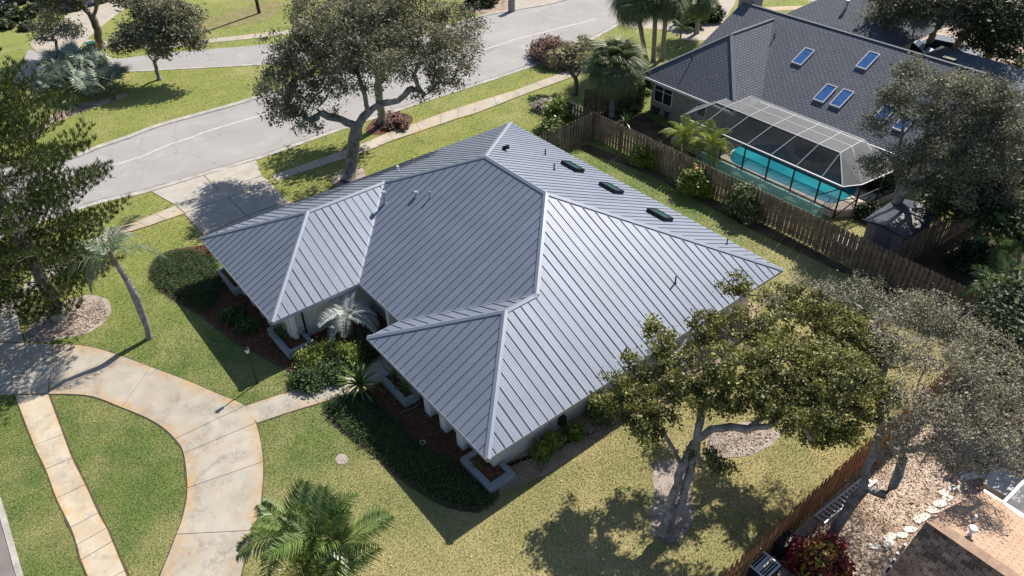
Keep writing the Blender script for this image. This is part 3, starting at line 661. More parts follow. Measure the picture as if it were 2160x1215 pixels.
# east neighbour's leaf covered yard, and land behind fences with shade in its colour
sheet('leaf_covered_yard', [(27.95, -30), (27.95, 26.2), (60, 26.2), (60, -30)], .006, M['litter'])
sheet('shade_painted_yard', [(22.3, 26.3), (60, 26.3), (60, 60), (22.3, 60)], .006, M['litter_dark'])
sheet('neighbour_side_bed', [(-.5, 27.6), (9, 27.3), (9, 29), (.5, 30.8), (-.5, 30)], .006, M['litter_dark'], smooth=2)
sheet('shade_painted_bed', [(2.2, 24.6), (8, 25.3), (16, 25.35), (22, 25.4), (26.5, 25.4), (26.5, 24.9), (21, 24.8), (15, 24.5), (10, 24.6), (6, 24.4), (2.8, 23.6)], .006, M['litter_dark'], smooth=2, wob=.04)  # soil strip, the fence's shade put into its dark colour

# ================================================================ THE HOUSE
EH = 2.25; T_ = .4543
hx = dict(A=(0, 0), B=(8.285, 0), C=(8.285, 4.268), D=(11.739, 4.268), E=(11.739, 2.651), F=(20, 2.651), G=(20, 19.827), H=(0, 19.827))
P1 = (4.1425, 4.1425, EH + 4.1425 * T_); K = (4.1425, 8.4105, P1[2]); Lr = (7.7797, 12.0477, EH + 7.7797 * T_); Mr = (12.2203, 12.0477, Lr[2]); N_ = (15.8696, 8.3984, EH + 4.1304 * T_); O2 = (15.8696, 6.7814, N_[2])
c3 = {k: (*v, EH) for k, v in hx.items()}; c3.update(P=P1, K=K, L=Lr, M=Mr, N=N_, O=O2)
house = thing('metal_roofed_house', 'large house with standing seam blue grey metal hip roof in the middle', 'house')
roof = link('roof', None, None, house)
def clip(poly, n, d, keep):  # keep n.p<=d (keep=-1) or >= d
    out = []
    for i in range(len(poly)):
        a, b = poly[i], poly[(i + 1) % len(poly)]; fa_, fb = (a @ n - d) * keep, (b @ n - d) * keep
        if fa_ >= 0: out.append(a)
        if fa_ * fb < 0: t = fa_ / (fa_ - fb); out.append(a + (b - a) * t)
    return out
def roof_face(keys, a, down, pitch=.4025, off=0.):
    P = [np.array(c3[k], float) for k in keys]; a = np.array([*a, 0.]); s = [p @ a for p in P]; s0, s1 = min(s), max(s)
    nrm = np.cross(P[1] - P[0], P[-1] - P[0]); nrm /= np.linalg.norm(nrm); nrm *= np.sign(nrm[2])
    dn = np.array([*down, 0.]); sl = unit(dn - nrm * (dn @ nrm))
    x = s0 + off
    while x < s1 - .02:
        p = clip(clip(P, a, x + .001, 1), a, min(x + pitch, s1 + .01) - .001, -1)
        if len(p) >= 3:
            mb = MB(); mb.add([q for q in p], [tuple(range(len(p)))], [((q @ a), (q @ sl)) for q in p])
            if np.cross(p[1] - p[0], p[2] - p[0])[2] < 0: mb.f[-1] = mb.f[-1][::-1]
            # the raised seam on this panel's edge
            e = [q for q in p if abs(q @ a - (x + .001)) < 1e-4]
            if len(e) >= 2:
                t = sorted(e, key=lambda q: q @ sl); q0, q1 = t[0], t[-1]
                if np.linalg.norm(q1 - q0) > .1:
                    h = nrm * .030; ww = a * .006
                    V = [q0 - ww, q0 + ww, q1 + ww, q1 - ww]; V += [v + h for v in V]
                    mb.add(V, [(4, 5, 6, 7), (0, 1, 5, 4), (1, 2, 6, 5), (2, 3, 7, 6), (3, 0, 4, 7)], [(.5, .5)] * 8)
            me = mb.mesh('roof_panel'); link('roof_panel', me, M['roof'], roof)
        x += pitch
roof_face('ABP', (1, 0), (0, -1)); roof_face('EFO', (1, 0), (0, -1), off=.1); roof_face('CDNMLK', (1, 0), (0, -1))
roof_face('BCKP', (0, 1), (1, 0)); roof_face('FGMNO', (0, 1), (1, 0)); roof_face('GHLM', (1, 0), (0, 1)); roof_face('HAPKL', (0, 1), (-1, 0)); roof_face('DEON', (0, 1), (-1, 0))
# hip, ridge and valley flashing
def cap(a, b, wdt=.125, lift=.04, name='ridge_cap', down=.454, ends=.0):
    a = np.array(c3[a], float); b = np.array(c3[b], float); d = unit(b - a); s = np.array([d[1], -d[0], 0]); s = s / np.linalg.norm(s)
    horiz = abs(d[2]) < 1e-3; dr = (.454 if horiz else .32) * wdt
    mb = MB(); V = []
    for p in (a + d * ends, b - d * 0): V += [p + s * wdt + np.array([0, 0, lift - dr]), p + np.array([0, 0, lift + .012]), p - s * wdt + np.array([0, 0, lift - dr]), p - s * wdt + np.array([0, 0, -dr - .02]), p + s * wdt + np.array([0, 0, -dr - .02])]
    mb.add(V, [(0, 1, 6, 5), (1, 2, 7, 6), (2, 3, 8, 7), (4, 0, 5, 9), (0, 4, 3, 2, 1), (5, 6, 7, 8, 9)]); me = mb.mesh(name)
    bmn = me; link(name, me, M['ridge'], roof)
for a, b in (('A', 'P'), ('B', 'P'), ('P', 'K'), ('K', 'L'), ('L', 'M'), ('H', 'L'), ('G', 'M'), ('M', 'N'), ('N', 'O'), ('F', 'O'), ('E', 'O')): cap(a, b)
for a, b in (('C', 'K'), ('D', 'N')):
    A_ = np.array(c3[a]); B_ = np.array(c3[b]); d = unit(B_ - A_); s = np.array([d[1], -d[0], 0]); s /= np.linalg.norm(s); up = np.array([0, 0, .01])
    MB().add([A_ + up, A_ + s * .11 + up * 5, B_ + s * .11 + up * 6, B_ + up, A_ - s * .11 + up * 5, B_ - s * .11 + up * 5], [(0, 1, 2, 3), (0, 3, 5, 4)]).build('valley_flashing', M['ridge'], roof)
# fascia and soffit
fs = 'ABCDEFGH'; V_ = [np.array(hx[k]) for k in fs]
for i in range(8):
    a, b = V_[i], V_[(i + 1) % 8]; MB().bar((*a, EH - .085), (*b, EH - .085), .035, .16).build('fascia', M['grey'] if i not in (1, 4) else M['grey'], roof)
MB().prism([tuple(v) for v in V_], EH - .16, EH - .15).build('soffit', M['white'], roof)
# walls
WZ = EH - .165
def wallseg(a, b, th=.18, z0=0, z1=WZ, m='stucco', name='wall', parent=house): return MB().bar((a[0], a[1], (z0 + z1) / 2), (b[0], b[1], (z0 + z1) / 2), th, z1 - z0).build(name, M[m], parent)
wp = [(1, .95), (7.5, .95), (7.5, 5.3), (12.6, 5.3), (12.6, 3.62), (19.05, 3.62), (19.05, 18.9), (1, 18.9)]
for i in range(8):
    a, b = np.array(wp[i], float), np.array(wp[(i + 1) % 8], float); d = unit(b - a)
    wallseg(a - d * (.09 if i % 2 == 0 else -.09), b + d * (.09 if i % 2 == 0 else -.09))
# pilasters between the alcoves of the two front gables
for x in (15.13, 16.24, 17.4): MB().span(x - .2, x + .2, 3.2, 3.52, 0, WZ).build('pilaster', M['white'], house)
for x in (2.6, 3.7, 4.85, 5.6): MB().span(x - .19, x + .19, .58, .85, 0, WZ).build('pilaster', M['white'], house)
MB().span(10.1, 10.35, 4.45, 4.7, 0, WZ).build('porch_post', M['white'], house)
MB().span(7.55, 7.75, .95, 1.15, 0, WZ).build('corner_post', M['white'], house)
MB().tube((7.68, 1.55, .05), (7.68, 1.55, WZ), .045).build('downpipe', M['darkframe'], house)
MB().span(7.72, 9.4, 5.0, 5.2, 0, .12).build('porch_step', M['planter'], house)
def window(y0, y1, z0, z1, x=19.14):
    f = MB(); t = .05
    for a, b, c, d in ((y0, y1, z0, z0 + t), (y0, y1, z1 - t, z1), (y0, y0 + t, z0 + t, z1 - t), (y1 - t, y1, z0 + t, z1 - t)): f.span(x, x + .05, a, b, c, d)
    fo = f.build('window', M['white'], house); MB().span(x + .003, x + .02, y0 + t, y1 - t, z0 + t, z1 - t).build('pane', M['glassdark'], fo)
window(4.35, 5.45, .72, 1.5); window(7.9, 8.9, .72, 1.5); window(12, 13.6, .72, 1.6)
MB().tube((19.2, 6.3, .7), (19.2, 6.3, 1.3), .05).tube((19.2, 6.3, 1.3), (19.34, 6.3, 1.42), .035).build('meter_conduit', M['cream_duct'], house)
MB().box((19.25, 6.9, .55), (.2, .3, .4)).build('meter_box', M['darkframe'], house)
window_f = MB().span(12.43, 12.5, 4.0, 4.9, 0, 1.9).build('door', M['glassdark'], house)
# door on the porch, garage door on the street side
MB().span(9.4, 10.0, 5.17, 5.21, .05, 1.95).build('front_door', M['white'], house)
gdo = MB().span(.87, .905, 1.6, 6.6, .05, 1.9).build('garage_door', M['white'], house)
# planters
def planter(x0, x1, y0, y1, h=.42, t=.28, tag_='', lab='', fill=True):
    r_ = thing('planter', lab, 'planter', 'planters along the house front')
    b = MB(); b.span(x0, x1, y0, y0 + t, 0, h); b.span(x0, x1, y1 - t, y1, 0, h); b.span(x0, x0 + t, y0 + t, y1 - t, 0, h); b.span(x1 - t, x1, y0 + t, y1 - t, 0, h)
    b.build('planter_wall', M['planter'], r_); MB().span(x0 + t, x1 - t, y0 + t, y1 - t, .02, h - .1).build('soil', M['mulch'], r_); return settle(r_, ((x0 + x1) / 2, (y0 + y1) / 2, 0))
planter(18.05, 19.9, 2.75, 3.95, h=.36, t=.22, lab='grey masonry planter at the near corner of the house, mostly empty soil')
planter(12.3, 14.25, 2.68, 3.4, lab='grey masonry planter beside the front walk under the eave', t=.16)
planter(6.3, 8.5, .25, 1.5, lab='grey planter with palm grass at the corner by the courtyard', t=.18)
planter(.4, 2.55, .2, .85, lab='low grey planter in deep shade under the far front eave', t=.14)
# skylights and vents on the rear slope
def skylight(x, y, z, w_, l_, nx, ny, slope, parent, frame, glass, name='skylight', h=.16):
    """lies on a slope whose downhill direction is (nx,ny)"""
    dn = Vector((nx, ny, -slope)).normalized(); ac = Vector((-ny, nx, 0)); up = ac.cross(dn); up = up if up.z > 0 else -up
    Mx = Matrix((ac, dn, up)).transposed(); c = Vector((x, y, z)); f = MB(); t = .05
    for ox, oy, sx, sy in ((0, -l_ / 2 + t / 2, w_, t), (0, l_ / 2 - t / 2, w_, t), (-w_ / 2 + t / 2, 0, t, l_ - 2 * t), (w_ / 2 - t / 2, 0, t, l_ - 2 * t)):
        f.box(tuple(c + Mx @ Vector((ox, oy, h / 2))), (sx, sy, h), M_=Mx)
    fo = f.build(name, M[frame], parent)
    MB().box(tuple(c + Mx @ Vector((0, 0, h - .04))), (w_ - 2 * t, l_ - 2 * t, .02), M_=Mx).build('pane', M[glass], fo)
for x in (8.13, 11.04, 14.34): skylight(x, 17.5, EH + (19.827 - 17.5) * T_, 1.15, .75, 0, 1, T_, roof, 'darkframe', 'glassgreen', h=.2)
def vent(x, y, z, r=.045, h=.32, m='cream_duct', capr=0, name='vent_pipe'):
    b = MB().tube((x, y, z - .05), (x, y, z + h), r); b.tube((x, y, z - .04), (x, y, z + .05), r * 2.2, r * 1.1)
    if capr: b.tube((x, y, z + h - .02), (x, y, z + h + .05), capr, capr * .8, 14)
    return b.build(name, M[m], roof)
vent(5.35, 7.63, 3.78, .07, .6, capr=.13); vent(6.51, 8.75, 4.28, .06, .2, capr=.12); vent(7.28, 9.07, 4.44, .04, .32)
vent(6.19, 17.29, 3.4, .035, .35, 'darkframe'); vent(8.72, 15.68, 4.14, .035, .35, 'darkframe'); vent(17.36, 19.0, 2.62, .03, .35, 'darkframe'); vent(18.16, 14.36, 3.09, .035, .4, 'darkframe'); vent(2.58, 10.09, 3.42, .05, .3, 'pipe', .07)
MB().tube((6.28, 14.36, 4.7), (6.28, 14.36, 4.9), .1).tube((6.28, 14.36, 4.85), (6.5, 14.5, 4.95), .11).build('gooseneck_vent', M['darkframe'], roof)

# ================================================================ NEIGHBOUR HOUSE
nb = thing('shingled_house', 'neighbouring house with dark slate shingle roof and blue skylights', 'house')
nroof = link('roof', None, None, nb)
def sface(name, P, a, material='shingle', parent=None):
    P = [np.array(p, float) for p in P]; a = np.array([*a, 0.]); nrm = np.cross(P[1] - P[0], P[2] - P[0]); nrm = unit(nrm); nrm *= np.sign(nrm[2]); up = unit(np.cross(nrm, a))
    if up[2] < 0: up = -up
    mb = MB(); n = len(P); lo = [p - nrm * .12 for p in P]
    F = [tuple(range(n))] + [tuple(range(n, 2 * n))[::-1]] + [(i, n + i, n + (i + 1) % n, (i + 1) % n) for i in range(n)]
    mb.add(P + lo, F, [((p @ a), (p @ up)) for p in P] * 2); me = mb.mesh(name)
    if me.polygons[0].normal.z < 0: me.flip_normals()
    return link(name, me, M[material], parent)
Q1 = (.64, 30.79, 2.6); B1 = (8.66, 30.79, 2.6); P1n = (4.65, 34.78, 5.53); Kn = (4.69, 39.29, 5.53); C1 = (8.66, 33.4, 2.6)
R1 = (1.6, 39.9, 5.8); R2 = (18.6, 39.9, 5.8); fz = lambda y: 5.8 - (39.9 - y) * .492
D1 = (18.6, 33.4, 2.6)
sface('roof_slope', [Q1, B1, P1n], (1, 0), parent=nroof)
sface('roof_slope', [B1, C1, Kn, P1n], (0, 1), parent=nroof)
sface('roof_slope', [C1, D1, R2, R1, Kn], (1, 0), parent=nroof)
sface('roof_slope', [Q1, P1n, Kn, (.64, 39.2, 2.6)], (0, 1), parent=nroof)
sface('roof_slope', [R1, (1.6, 34.0, fz(34.0)), (4.65, 34.0, fz(34.0)), Kn], (1, 0), parent=nroof)
sface('roof_slope', [R1, R2, (18.6, 46.4, 2.6), (1.6, 46.4, 2.6)], (1, 0), parent=nroof)
def ncap(a, b, m='shingle', parent=None, wdt=.1):
    MB().bar(tuple(np.array(a) + (0, 0, .01)), tuple(np.array(b) + (0, 0, .01)), wdt * 2, .05).build('ridge_cap', M[m], parent)
M['ncap'] = mat('ridge_shingle_grey', (.12, .13, .15), (.15, .16, .18), 3, .9, objrand=.1)
for a, b in ((Q1, P1n), (B1, P1n), (P1n, Kn), (R1, R2)): ncap(a, b, 'ncap', nroof)
for a, b in ((Q1, B1), (C1, D1)): MB().bar((a[0], a[1] - .03, 2.52), (b[0], b[1] - .03, 2.52), .08, .14).build('gutter', M['frame_white'], nb)
MB().bar((.6, 30.79, 2.52), (.6, 39.2, 2.52), .05, .15).build('fascia', M['frame_white'], nb)
b_ = MB().span(1.3, 8.2, 31.4, 31.6, 0, 2.45).span(1.3, 1.5, 31.6, 46, 0, 2.45).span(8.0, 8.2, 31.6, 34.2, 0, 2.45).span(8.2, 18.2, 34.0, 34.2, 0, 2.45).span(18.0, 18.2, 34.2, 46, 0, 2.9)
b_.build('wall', M['stucco_tan'], nb)
MB().prism([(18.05, 34), (18.2, 34), (18.2, 46), (18.05, 46)], 2.9, 2.95).build('gable_trim', M['stucco_tan'], nb)
mbg = MB(); mbg.add([(18.3, 33.6, 2.5), (18.3, 46.2, 2.5), (18.3, 39.9, 5.6), (18.15, 33.6, 2.5), (18.15, 46.2, 2.5), (18.15, 39.9, 5.6)], [(0, 1, 2), (3, 5, 4), (0, 3, 4, 1), (1, 4, 5, 2), (2, 5, 3, 0)]).build('gable_wall', M['stucco_tan'], nb)
mbg = MB(); mbg.add([(1.75, 34.2, 2.5), (1.75, 46.2, 2.5), (1.75, 39.9, 5.6), (1.9, 34.2, 2.5), (1.9, 46.2, 2.5), (1.9, 39.9, 5.6)], [(0, 2, 1), (3, 4, 5), (0, 1, 4, 3), (1, 2, 5, 4), (2, 0, 3, 5)]).build('gable_wall', M['stucco_tan'], nb)
def nwindow(x0, x1, z0, z1, y=31.4, mull=True):
    f = MB(); t = .07; xs_ = [(x0, x1)]
    for a, b, c, d in ((x0, x1, z0, z0 + t), (x0, x1, z1 - t, z1), (x0, x0 + t, z0 + t, z1 - t), (x1 - t, x1, z0 + t, z1 - t)): f.span(a, b, y - .06, y + .02, c, d)
    if mull: f.span((x0 + x1) / 2 - .04, (x0 + x1) / 2 + .04, y - .055, y + .02, z0 + t, z1 - t); f.span(x0 + t, x1 - t, y - .045, y + .02, (z0 + z1) / 2 + .2, (z0 + z1) / 2 + .25)
    fo = f.build('window', M['frame_white'], nb); MB().span(x0 + t, x1 - t, y - .02, y - .005, z0 + t, z1 - t).build('pane', M['glassdark'], fo)
nwindow(1.55, 3.2, .85, 2.1); nwindow(5.3, 6.1, 1.1, 2.0, mull=False)
for x, y in ((8.68, 37.25), (12.39, 38.37), (11.78, 35.35), (12.88, 35.39), (15.66, 35.35), (17.0, 35.35)): skylight(x, y, fz(y) + .02, .72, 1.45, 0, -1, .492, nroof, 'frame_white', 'glassblue', h=.12)
MB().span(.6, 1.9, 40.8, 41.9, 4.5, 7.0).span(.45, 2.05, 40.65, 42.05, 7.0, 7.12).build('chimney', M['stucco_tan'], nroof)
for x, y in ((5.9, 37.9), (3.4, 32.6)):
    z = fz(y) if y > 34 else 2.6 + (y - 30.79) * .73
    MB().tube((x, y, z - .05), (x, y, z + .4), .04).build('vent_pipe', M['darkframe'], nroof)
settle(nb, (1, 31, 0))
# roofs behind it
nb2 = thing('shingled_wing', 'grey shingle hip roofed wing behind the skylight roof, with a vent pipe', 'house')
sface('roof_slope', [(1.2, 44.8, 3.4), (10.5, 44.8, 3.4), (6.2, 50.5, 5.6), (4.0, 50.5, 5.6)], (1, 0), parent=nb2)
sface('roof_slope', [(10.5, 44.8, 3.4), (10.5, 55, 3.4), (6.2, 50.5, 5.6)], (0, 1), parent=nb2)
sface('roof_slope', [(1.2, 55, 3.4), (1.2, 44.8, 3.4), (4.0, 50.5, 5.6)], (0, 1), parent=nb2)
sface('roof_slope', [(10.5, 55, 3.4), (1.2, 55, 3.4), (4.0, 50.5, 5.6), (6.2, 50.5, 5.6)], (1, 0), parent=nb2)
MB().span(2.5, 8.5, 47.5, 53, 0, 2.8).build('wall', M['stucco_tan'], nb2); MB().tube((5.2, 47.8, 4.4), (5.2, 47.8, 5.1), .09).tube((5.2, 47.8, 5.05), (5.2, 47.8, 5.15), .15).build('vent_pipe', M['cream_duct'], nb2)
settle(nb2, (5.8, 50, 0))
nb3 = thing('shingled_garage', 'low grey shingle roof with a dark vent at the far right end', 'house')
g1, g2, g3, g4 = G(1915, 128, 4.0), G(2010, 103, 4.9), G(2125, 170, 3.2), G(2060, 200, 3.0)
ax_ = 13.2
sface('roof_slope', [(11.5, 44.5, 2.7), (20.5, 44.5, 2.7), (16.6, 47.6, 3.9), (14.3, 47.6, 3.9)], (1, 0), parent=nb3)
sface('roof_slope', [(20.5, 44.5, 2.7), (20.5, 51, 2.7), (16.6, 47.6, 3.9)], (0, 1), parent=nb3)
sface('roof_slope', [(11.5, 51, 2.7), (11.5, 44.5, 2.7), (14.3, 47.6, 3.9)], (0, 1), parent=nb3)
sface('roof_slope', [(20.5, 51, 2.7), (11.5, 51, 2.7), (14.3, 47.6, 3.9), (16.6, 47.6, 3.9)], (1, 0), parent=nb3)
MB().span(12.6, 19.4, 46, 49.8, 0, 2.5).build('wall', M['stucco_tan'], nb3); q = G(2001, 127, 3.9); MB().box((q[0], q[1], q[2]), (.8, .35, .3)).build('roof_vent', M['black'], nb3)
settle(nb3, (16, 48, 0))

# ================================================================ SCREENED POOL
en = thing('pool_screen_enclosure', 'screened pool cage with white roof beams over the blue pool', 'pool enclosure')
X0, X1, YF, YB, ZE, ZT, YT = 6.0, 17.45, 28.9, 33.3, 2.0, 3.0, 30.4
xp = [X0, 7.7, 9.4, 11.1, 12.8, 14.5, 16.15]; XT0, XT1 = 7.5, 16.1
fr = MB(); t = .045
def beam(n_, a, b, m='cage', w_=.034): return MB().bar(a, b, w_).build(n_, M[m], en)
for y in (YT, 31.55): beam('roof_beam', (XT0, y, ZT), (XT1, y, ZT))
beam('roof_beam', (8.25, 32.8, ZT), (XT1, 32.8, ZT))
xt = [XT0, 8.25, 9.95, 11.65, 13.3, 14.75, XT1]
for i, x in enumerate(xt): beam('roof_beam', (x, YT, ZT), (x, 31.7 if i == 0 else 32.8, ZT))
for i, x in enumerate(xt[:-1]): beam('hip_beam', (x, YT, ZT), (xp[i + 0] if i else X0, YF, ZE), w_=.05)
beam('hip_beam', (XT1, YT, ZT), (16.15, YF, ZE), w_=.05)
beam('eave_beam', (X0, YF, ZE), (X1, YF, ZE), w_=.08)
for a, b in (((XT1, YT, ZT), (X1, YF, ZE)), ((XT1, 31.55, ZT), (X1 + .3, 30.3, ZE)), ((XT1, 32.8, ZT), (18.2, 32.2, ZE)), ((X1, YF, ZE), (18.0, 29.9, ZE)), ((18.0, 29.9, ZE), (18.4, 33.3, ZE))): beam('hip_beam', a, b, w_=.05)
beam('hip_beam', (XT0, 31.7, ZT), (X0, 30.8, 2.3), w_=.05); beam('hip_beam', (8.25, 32.8, ZT), (8.25, 33.2, 2.6), w_=.05)
for x in xp[1:] + [X1]: beam('post', (x, YF, 0), (x, YF, ZE - .03), 'darkframe', .075)
for p in ((18.0, 29.9), (18.3, 31.6), (18.4, 33.3)): beam('post', (*p, 0), (*p, ZE), 'darkframe', .075)
beam('rail', (X0, YF, .46), (X1, YF, .46), 'darkframe', .06); beam('rail', (X0, YF, ZE - .07), (X1, YF, ZE - .07), 'darkframe', .05)
for z in (.46, 1.15): beam('rail', (X1, YF, z), (18.0, 29.9, z), 'darkframe', .05); beam('rail', (18.0, 29.9, z), (18.4, 33.3, z), 'darkframe', .05)
beam('brace', (16.2, YF, .9), (X1, YF, 1.9), 'darkframe', .05); beam('brace', (X1, YF, 1.9), (18.0, 29.9, .9), 'darkframe', .05); beam('brace', (X1, YF, .05), (18.0, 29.9, 1.1), 'darkframe', .05)
def pane(P, m, n_='screen_panel'): MB().add(P, [tuple(range(len(P)))]).build(n_, M[m], en)
for i in range(6):
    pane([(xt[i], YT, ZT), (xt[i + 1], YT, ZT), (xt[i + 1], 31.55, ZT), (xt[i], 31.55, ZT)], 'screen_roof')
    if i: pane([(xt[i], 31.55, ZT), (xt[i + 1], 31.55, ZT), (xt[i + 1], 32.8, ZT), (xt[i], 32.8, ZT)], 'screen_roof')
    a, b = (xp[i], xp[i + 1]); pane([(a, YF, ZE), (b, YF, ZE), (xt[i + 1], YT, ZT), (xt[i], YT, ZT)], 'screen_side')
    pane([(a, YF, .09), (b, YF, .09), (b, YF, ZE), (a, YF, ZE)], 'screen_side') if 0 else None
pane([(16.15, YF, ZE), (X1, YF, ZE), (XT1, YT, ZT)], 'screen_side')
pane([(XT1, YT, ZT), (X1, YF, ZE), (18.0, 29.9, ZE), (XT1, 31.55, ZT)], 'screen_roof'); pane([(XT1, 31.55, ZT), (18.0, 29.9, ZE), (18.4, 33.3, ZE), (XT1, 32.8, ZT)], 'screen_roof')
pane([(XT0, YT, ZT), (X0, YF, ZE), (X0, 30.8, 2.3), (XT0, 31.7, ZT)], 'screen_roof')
settle(en, (11.7, 31, 0))
DK = [(5.6, 28.75), (17.35, 28.8), (18.05, 29.8), (18.5, 33.5), (18.2, 34.0), (8.2, 34.0), (8.2, 31.6), (5.6, 31.4)]; EXCL.append(np.array(DK)); MB().prism(DK, -.02, .4).build('pool_deck', M['deck'], kind='structure')
POOL = [(9.0, 29.75), (12, 29.35), (15.6, 29.35), (16.7, 29.8), (17.0, 30.7), (16.5, 31.5), (14.8, 32.0), (12.9, 31.7), (12.2, 32.6), (10.8, 33.1), (9.4, 32.7), (8.7, 31.6), (8.6, 30.6)]
PW = [p[:2] for p in GP([(1541, 328), (1553, 313), (1573, 307), (1637, 305), (1662, 315), (1690, 345), (1728, 358), (1770, 368), (1800, 383), (1806, 402), (1785, 419), (1755, 429), (1728, 421), (1672, 397), (1605, 368), (1558, 348), (1543, 339)], .41)]; pc = np.mean(PW, 0)
sheet('pool_coping', smoothline([p + unit(p - pc) * .22 for p in PW], 5, True), .406, mat('coping', (.5, .42, .36), (.56, .48, .42), 3, .8), excl=False)
sheet('pool_water', smoothline(PW, 5, True), .412, M['waterpool'], excl=False)
sp_ = thing('hot_tub', 'round raised stone hot tub beside the blue pool, under the screen', 'hot tub')
b_ = MB(); (cx, cy, _z) = G(1711, 328, .75); k = 28
for r0_, r1_, z0_, z1_ in ((.85, 1.12, .4, .78),):
    V = [];  
    for i in range(k): a = 2 * math.pi * i / k; V += [(cx + r * math.cos(a) * 1.25, cy + r * math.sin(a), z) for r, z in ((r1_, z0_), (r1_, z1_), (r0_, z1_), (r0_, z0_))]
    b_.add(V, [(4 * i + j, 4 * ((i + 1) % k) + j, 4 * ((i + 1) % k) + j + 1, 4 * i + j + 1) for i in range(k) for j in range(3)])
b_.build('tub_wall', mat('tub_stone', (.16, .14, .13), (.26, .23, .21), 3, .8), sp_); b2 = MB(); b2.add([(cx + .86 * 1.25 * math.cos(2 * math.pi * i / k), cy + .86 * math.sin(2 * math.pi * i / k), .70) for i in range(k)], [tuple(range(k))]); b2.build('tub_water', mat('tub_water', (.01, .06, .075), None, 1, .1, spec=.6), sp_); settle(sp_, (cx, cy, 0))  # tub wall colour darkened to carry the shade beneath the screen
lq = G(1748, 428, .41); lr = thing('pool_ladder', 'small chrome handrail at the corner of the blue pool', 'pool ladder')
for dx in (0, .35):
    pts = [tuple(lq + (dx - .17, o1, z1)) for o1, z1 in ((-.1, 0), (-.1, .6), (.1, .72), (.35, .6), (.4, 0))]; b_ = MB()
    for a, b in zip(pts, pts[1:]): b_.tube(a, b, .025)
    b_.build('handrail', M['alu'], lr)
settle(lr, tuple(lq))
gn_ = thing('green_netting', 'long roll of pale green netting lying between the fence and the pool cage', 'netting')
b_ = MB(); V = []; k = 10
for i in range(15):
    x = 8.6 + 8.5 * i / 14
    for j in range(k + 1): a = math.pi * 2 * j / k; V.append((x, 27.9 + .45 * math.cos(a) + .05 * math.sin(i * 2.1), .46 + .45 * math.sin(a)))
b_.add(V, [(i * (k + 1) + j, i * (k + 1) + j + 1, (i + 1) * (k + 1) + j + 1, (i + 1) * (k + 1) + j) for i in range(14) for j in range(k)]); b_.build('net', M['net'], gn_)
M['gpole'] = mat('green_pole', (.1, .4, .33), None, 1, .5)
for x in (8.7, 10.4, 12.1, 13.8, 15.5, 17.1):
    pr = None; b_ = MB()
    for j in range(13): a = math.pi * 2 * j / 12; p = (x, 27.9 + .45 * math.cos(a), .46 + .45 * math.sin(a)); (b_.bar(pr, p, .025) if pr else None); pr = p
    b_.build('hoop', M['gpole'], gn_)
settle(gn_, (12.8, 27.9, 0))

# ================================================================ FENCES
BM = {}
def fence(name, label, a, b, n_max, material, h=1.8, sp=.128, both=True, group='wooden board fences'):
    root = thing(name, label, 'fence', group); a = np.array(a, float); b = np.array(b, float); L_ = np.linalg.norm(b - a); d = (b - a) / L_; nrm = np.array([-d[1], d[0]]); ang = math.atan2(d[1], d[0])
    for z in (.35, .95, 1.5):
        MB().bar((*a, z), (*b, z), .045, .09).build('rail', M[material], root)
    for i in range(int(L_ / 2.4) + 1):
        c = a + d * min(i * 2.4, L_); MB().box((*(c), h / 2), (.1, .1, h - .02), rz=ang).build('post', M[material], root)
    if material not in BM:
        V = []; ht = h; mb = MB(); pr = [(-.069, 0), (.069, 0), (.069, ht - .03), (.045, ht), (-.045, ht), (-.069, ht - .03)]
        mb.add([(x, -.009, z) for x, z in pr] + [(x, .009, z) for x, z in pr], [(0, 1, 2, 3, 4, 5), (11, 10, 9, 8, 7, 6)] + [(i, 6 + i, 6 + (i + 1) % 6, (i + 1) % 6) for i in range(6)]); me = mb.mesh('board'); me.flip_normals(); me.materials.append(M[material]); BM[material] = me
    me = BM[material]; n = int(L_ / sp); cnt = 0; extra = MB()
    order = sorted(range(n), key=lambda i: np.linalg.norm(np.array([*(a + d * sp * i), 0]) - CAM))
    for i in order:
        c = a + d * (sp * (i + .5)); side = (1 if i % 2 else -1) if both else 1; c = c + nrm * .038 * side; dz = rng.normal(0, .012); an = ang + rng.normal(0, .02)
        if cnt < n_max:
            o = bpy.data.objects.new('board', me); COL.objects.link(o); o.parent = root; o.location = (*c, .03 + dz); o.rotation_euler = (0, rng.normal(0, .008), an)
        else: extra.box((*c, h / 2), (.136, .018, h), rz=an)
        cnt += 1
    if extra.v: extra.build('board', M[material], root, kind='stuff')
    return settle(root, ((a[0] + b[0]) / 2, (a[1] + b[1]) / 2, 0))
fence('board_fence', 'long weathered grey brown wooden fence between the lawn and the pool', (1.75, 25.45), (26.9, 25.6), 180, 'wood')
fence('board_fence', 'short wooden fence running from the far fence corner toward the metal roof', (1.75, 25.3), (2.0, 20.1), 60, 'wood')
fence('board_fence', 'wooden fence stub continuing past the fence corner toward the fan palm', (1.6, 25.4), (-.7, 25.15), 30, 'wood')
fence('board_fence', 'wooden fence section in shade under the fan palm by the tan wall', (-1.3, 27.4), (.9, 31.2), 40, 'wood')
fence('board_fence', 'dark wooden side fence running away behind the grey shed', (22.1, 25.75), (22.9, 36), 75, 'wood')
fence('board_fence', 'reddish brown sunlit wooden fence beside the ladder', (27.88, 2.5), (27.88, 25.3), 160, 'woodred')

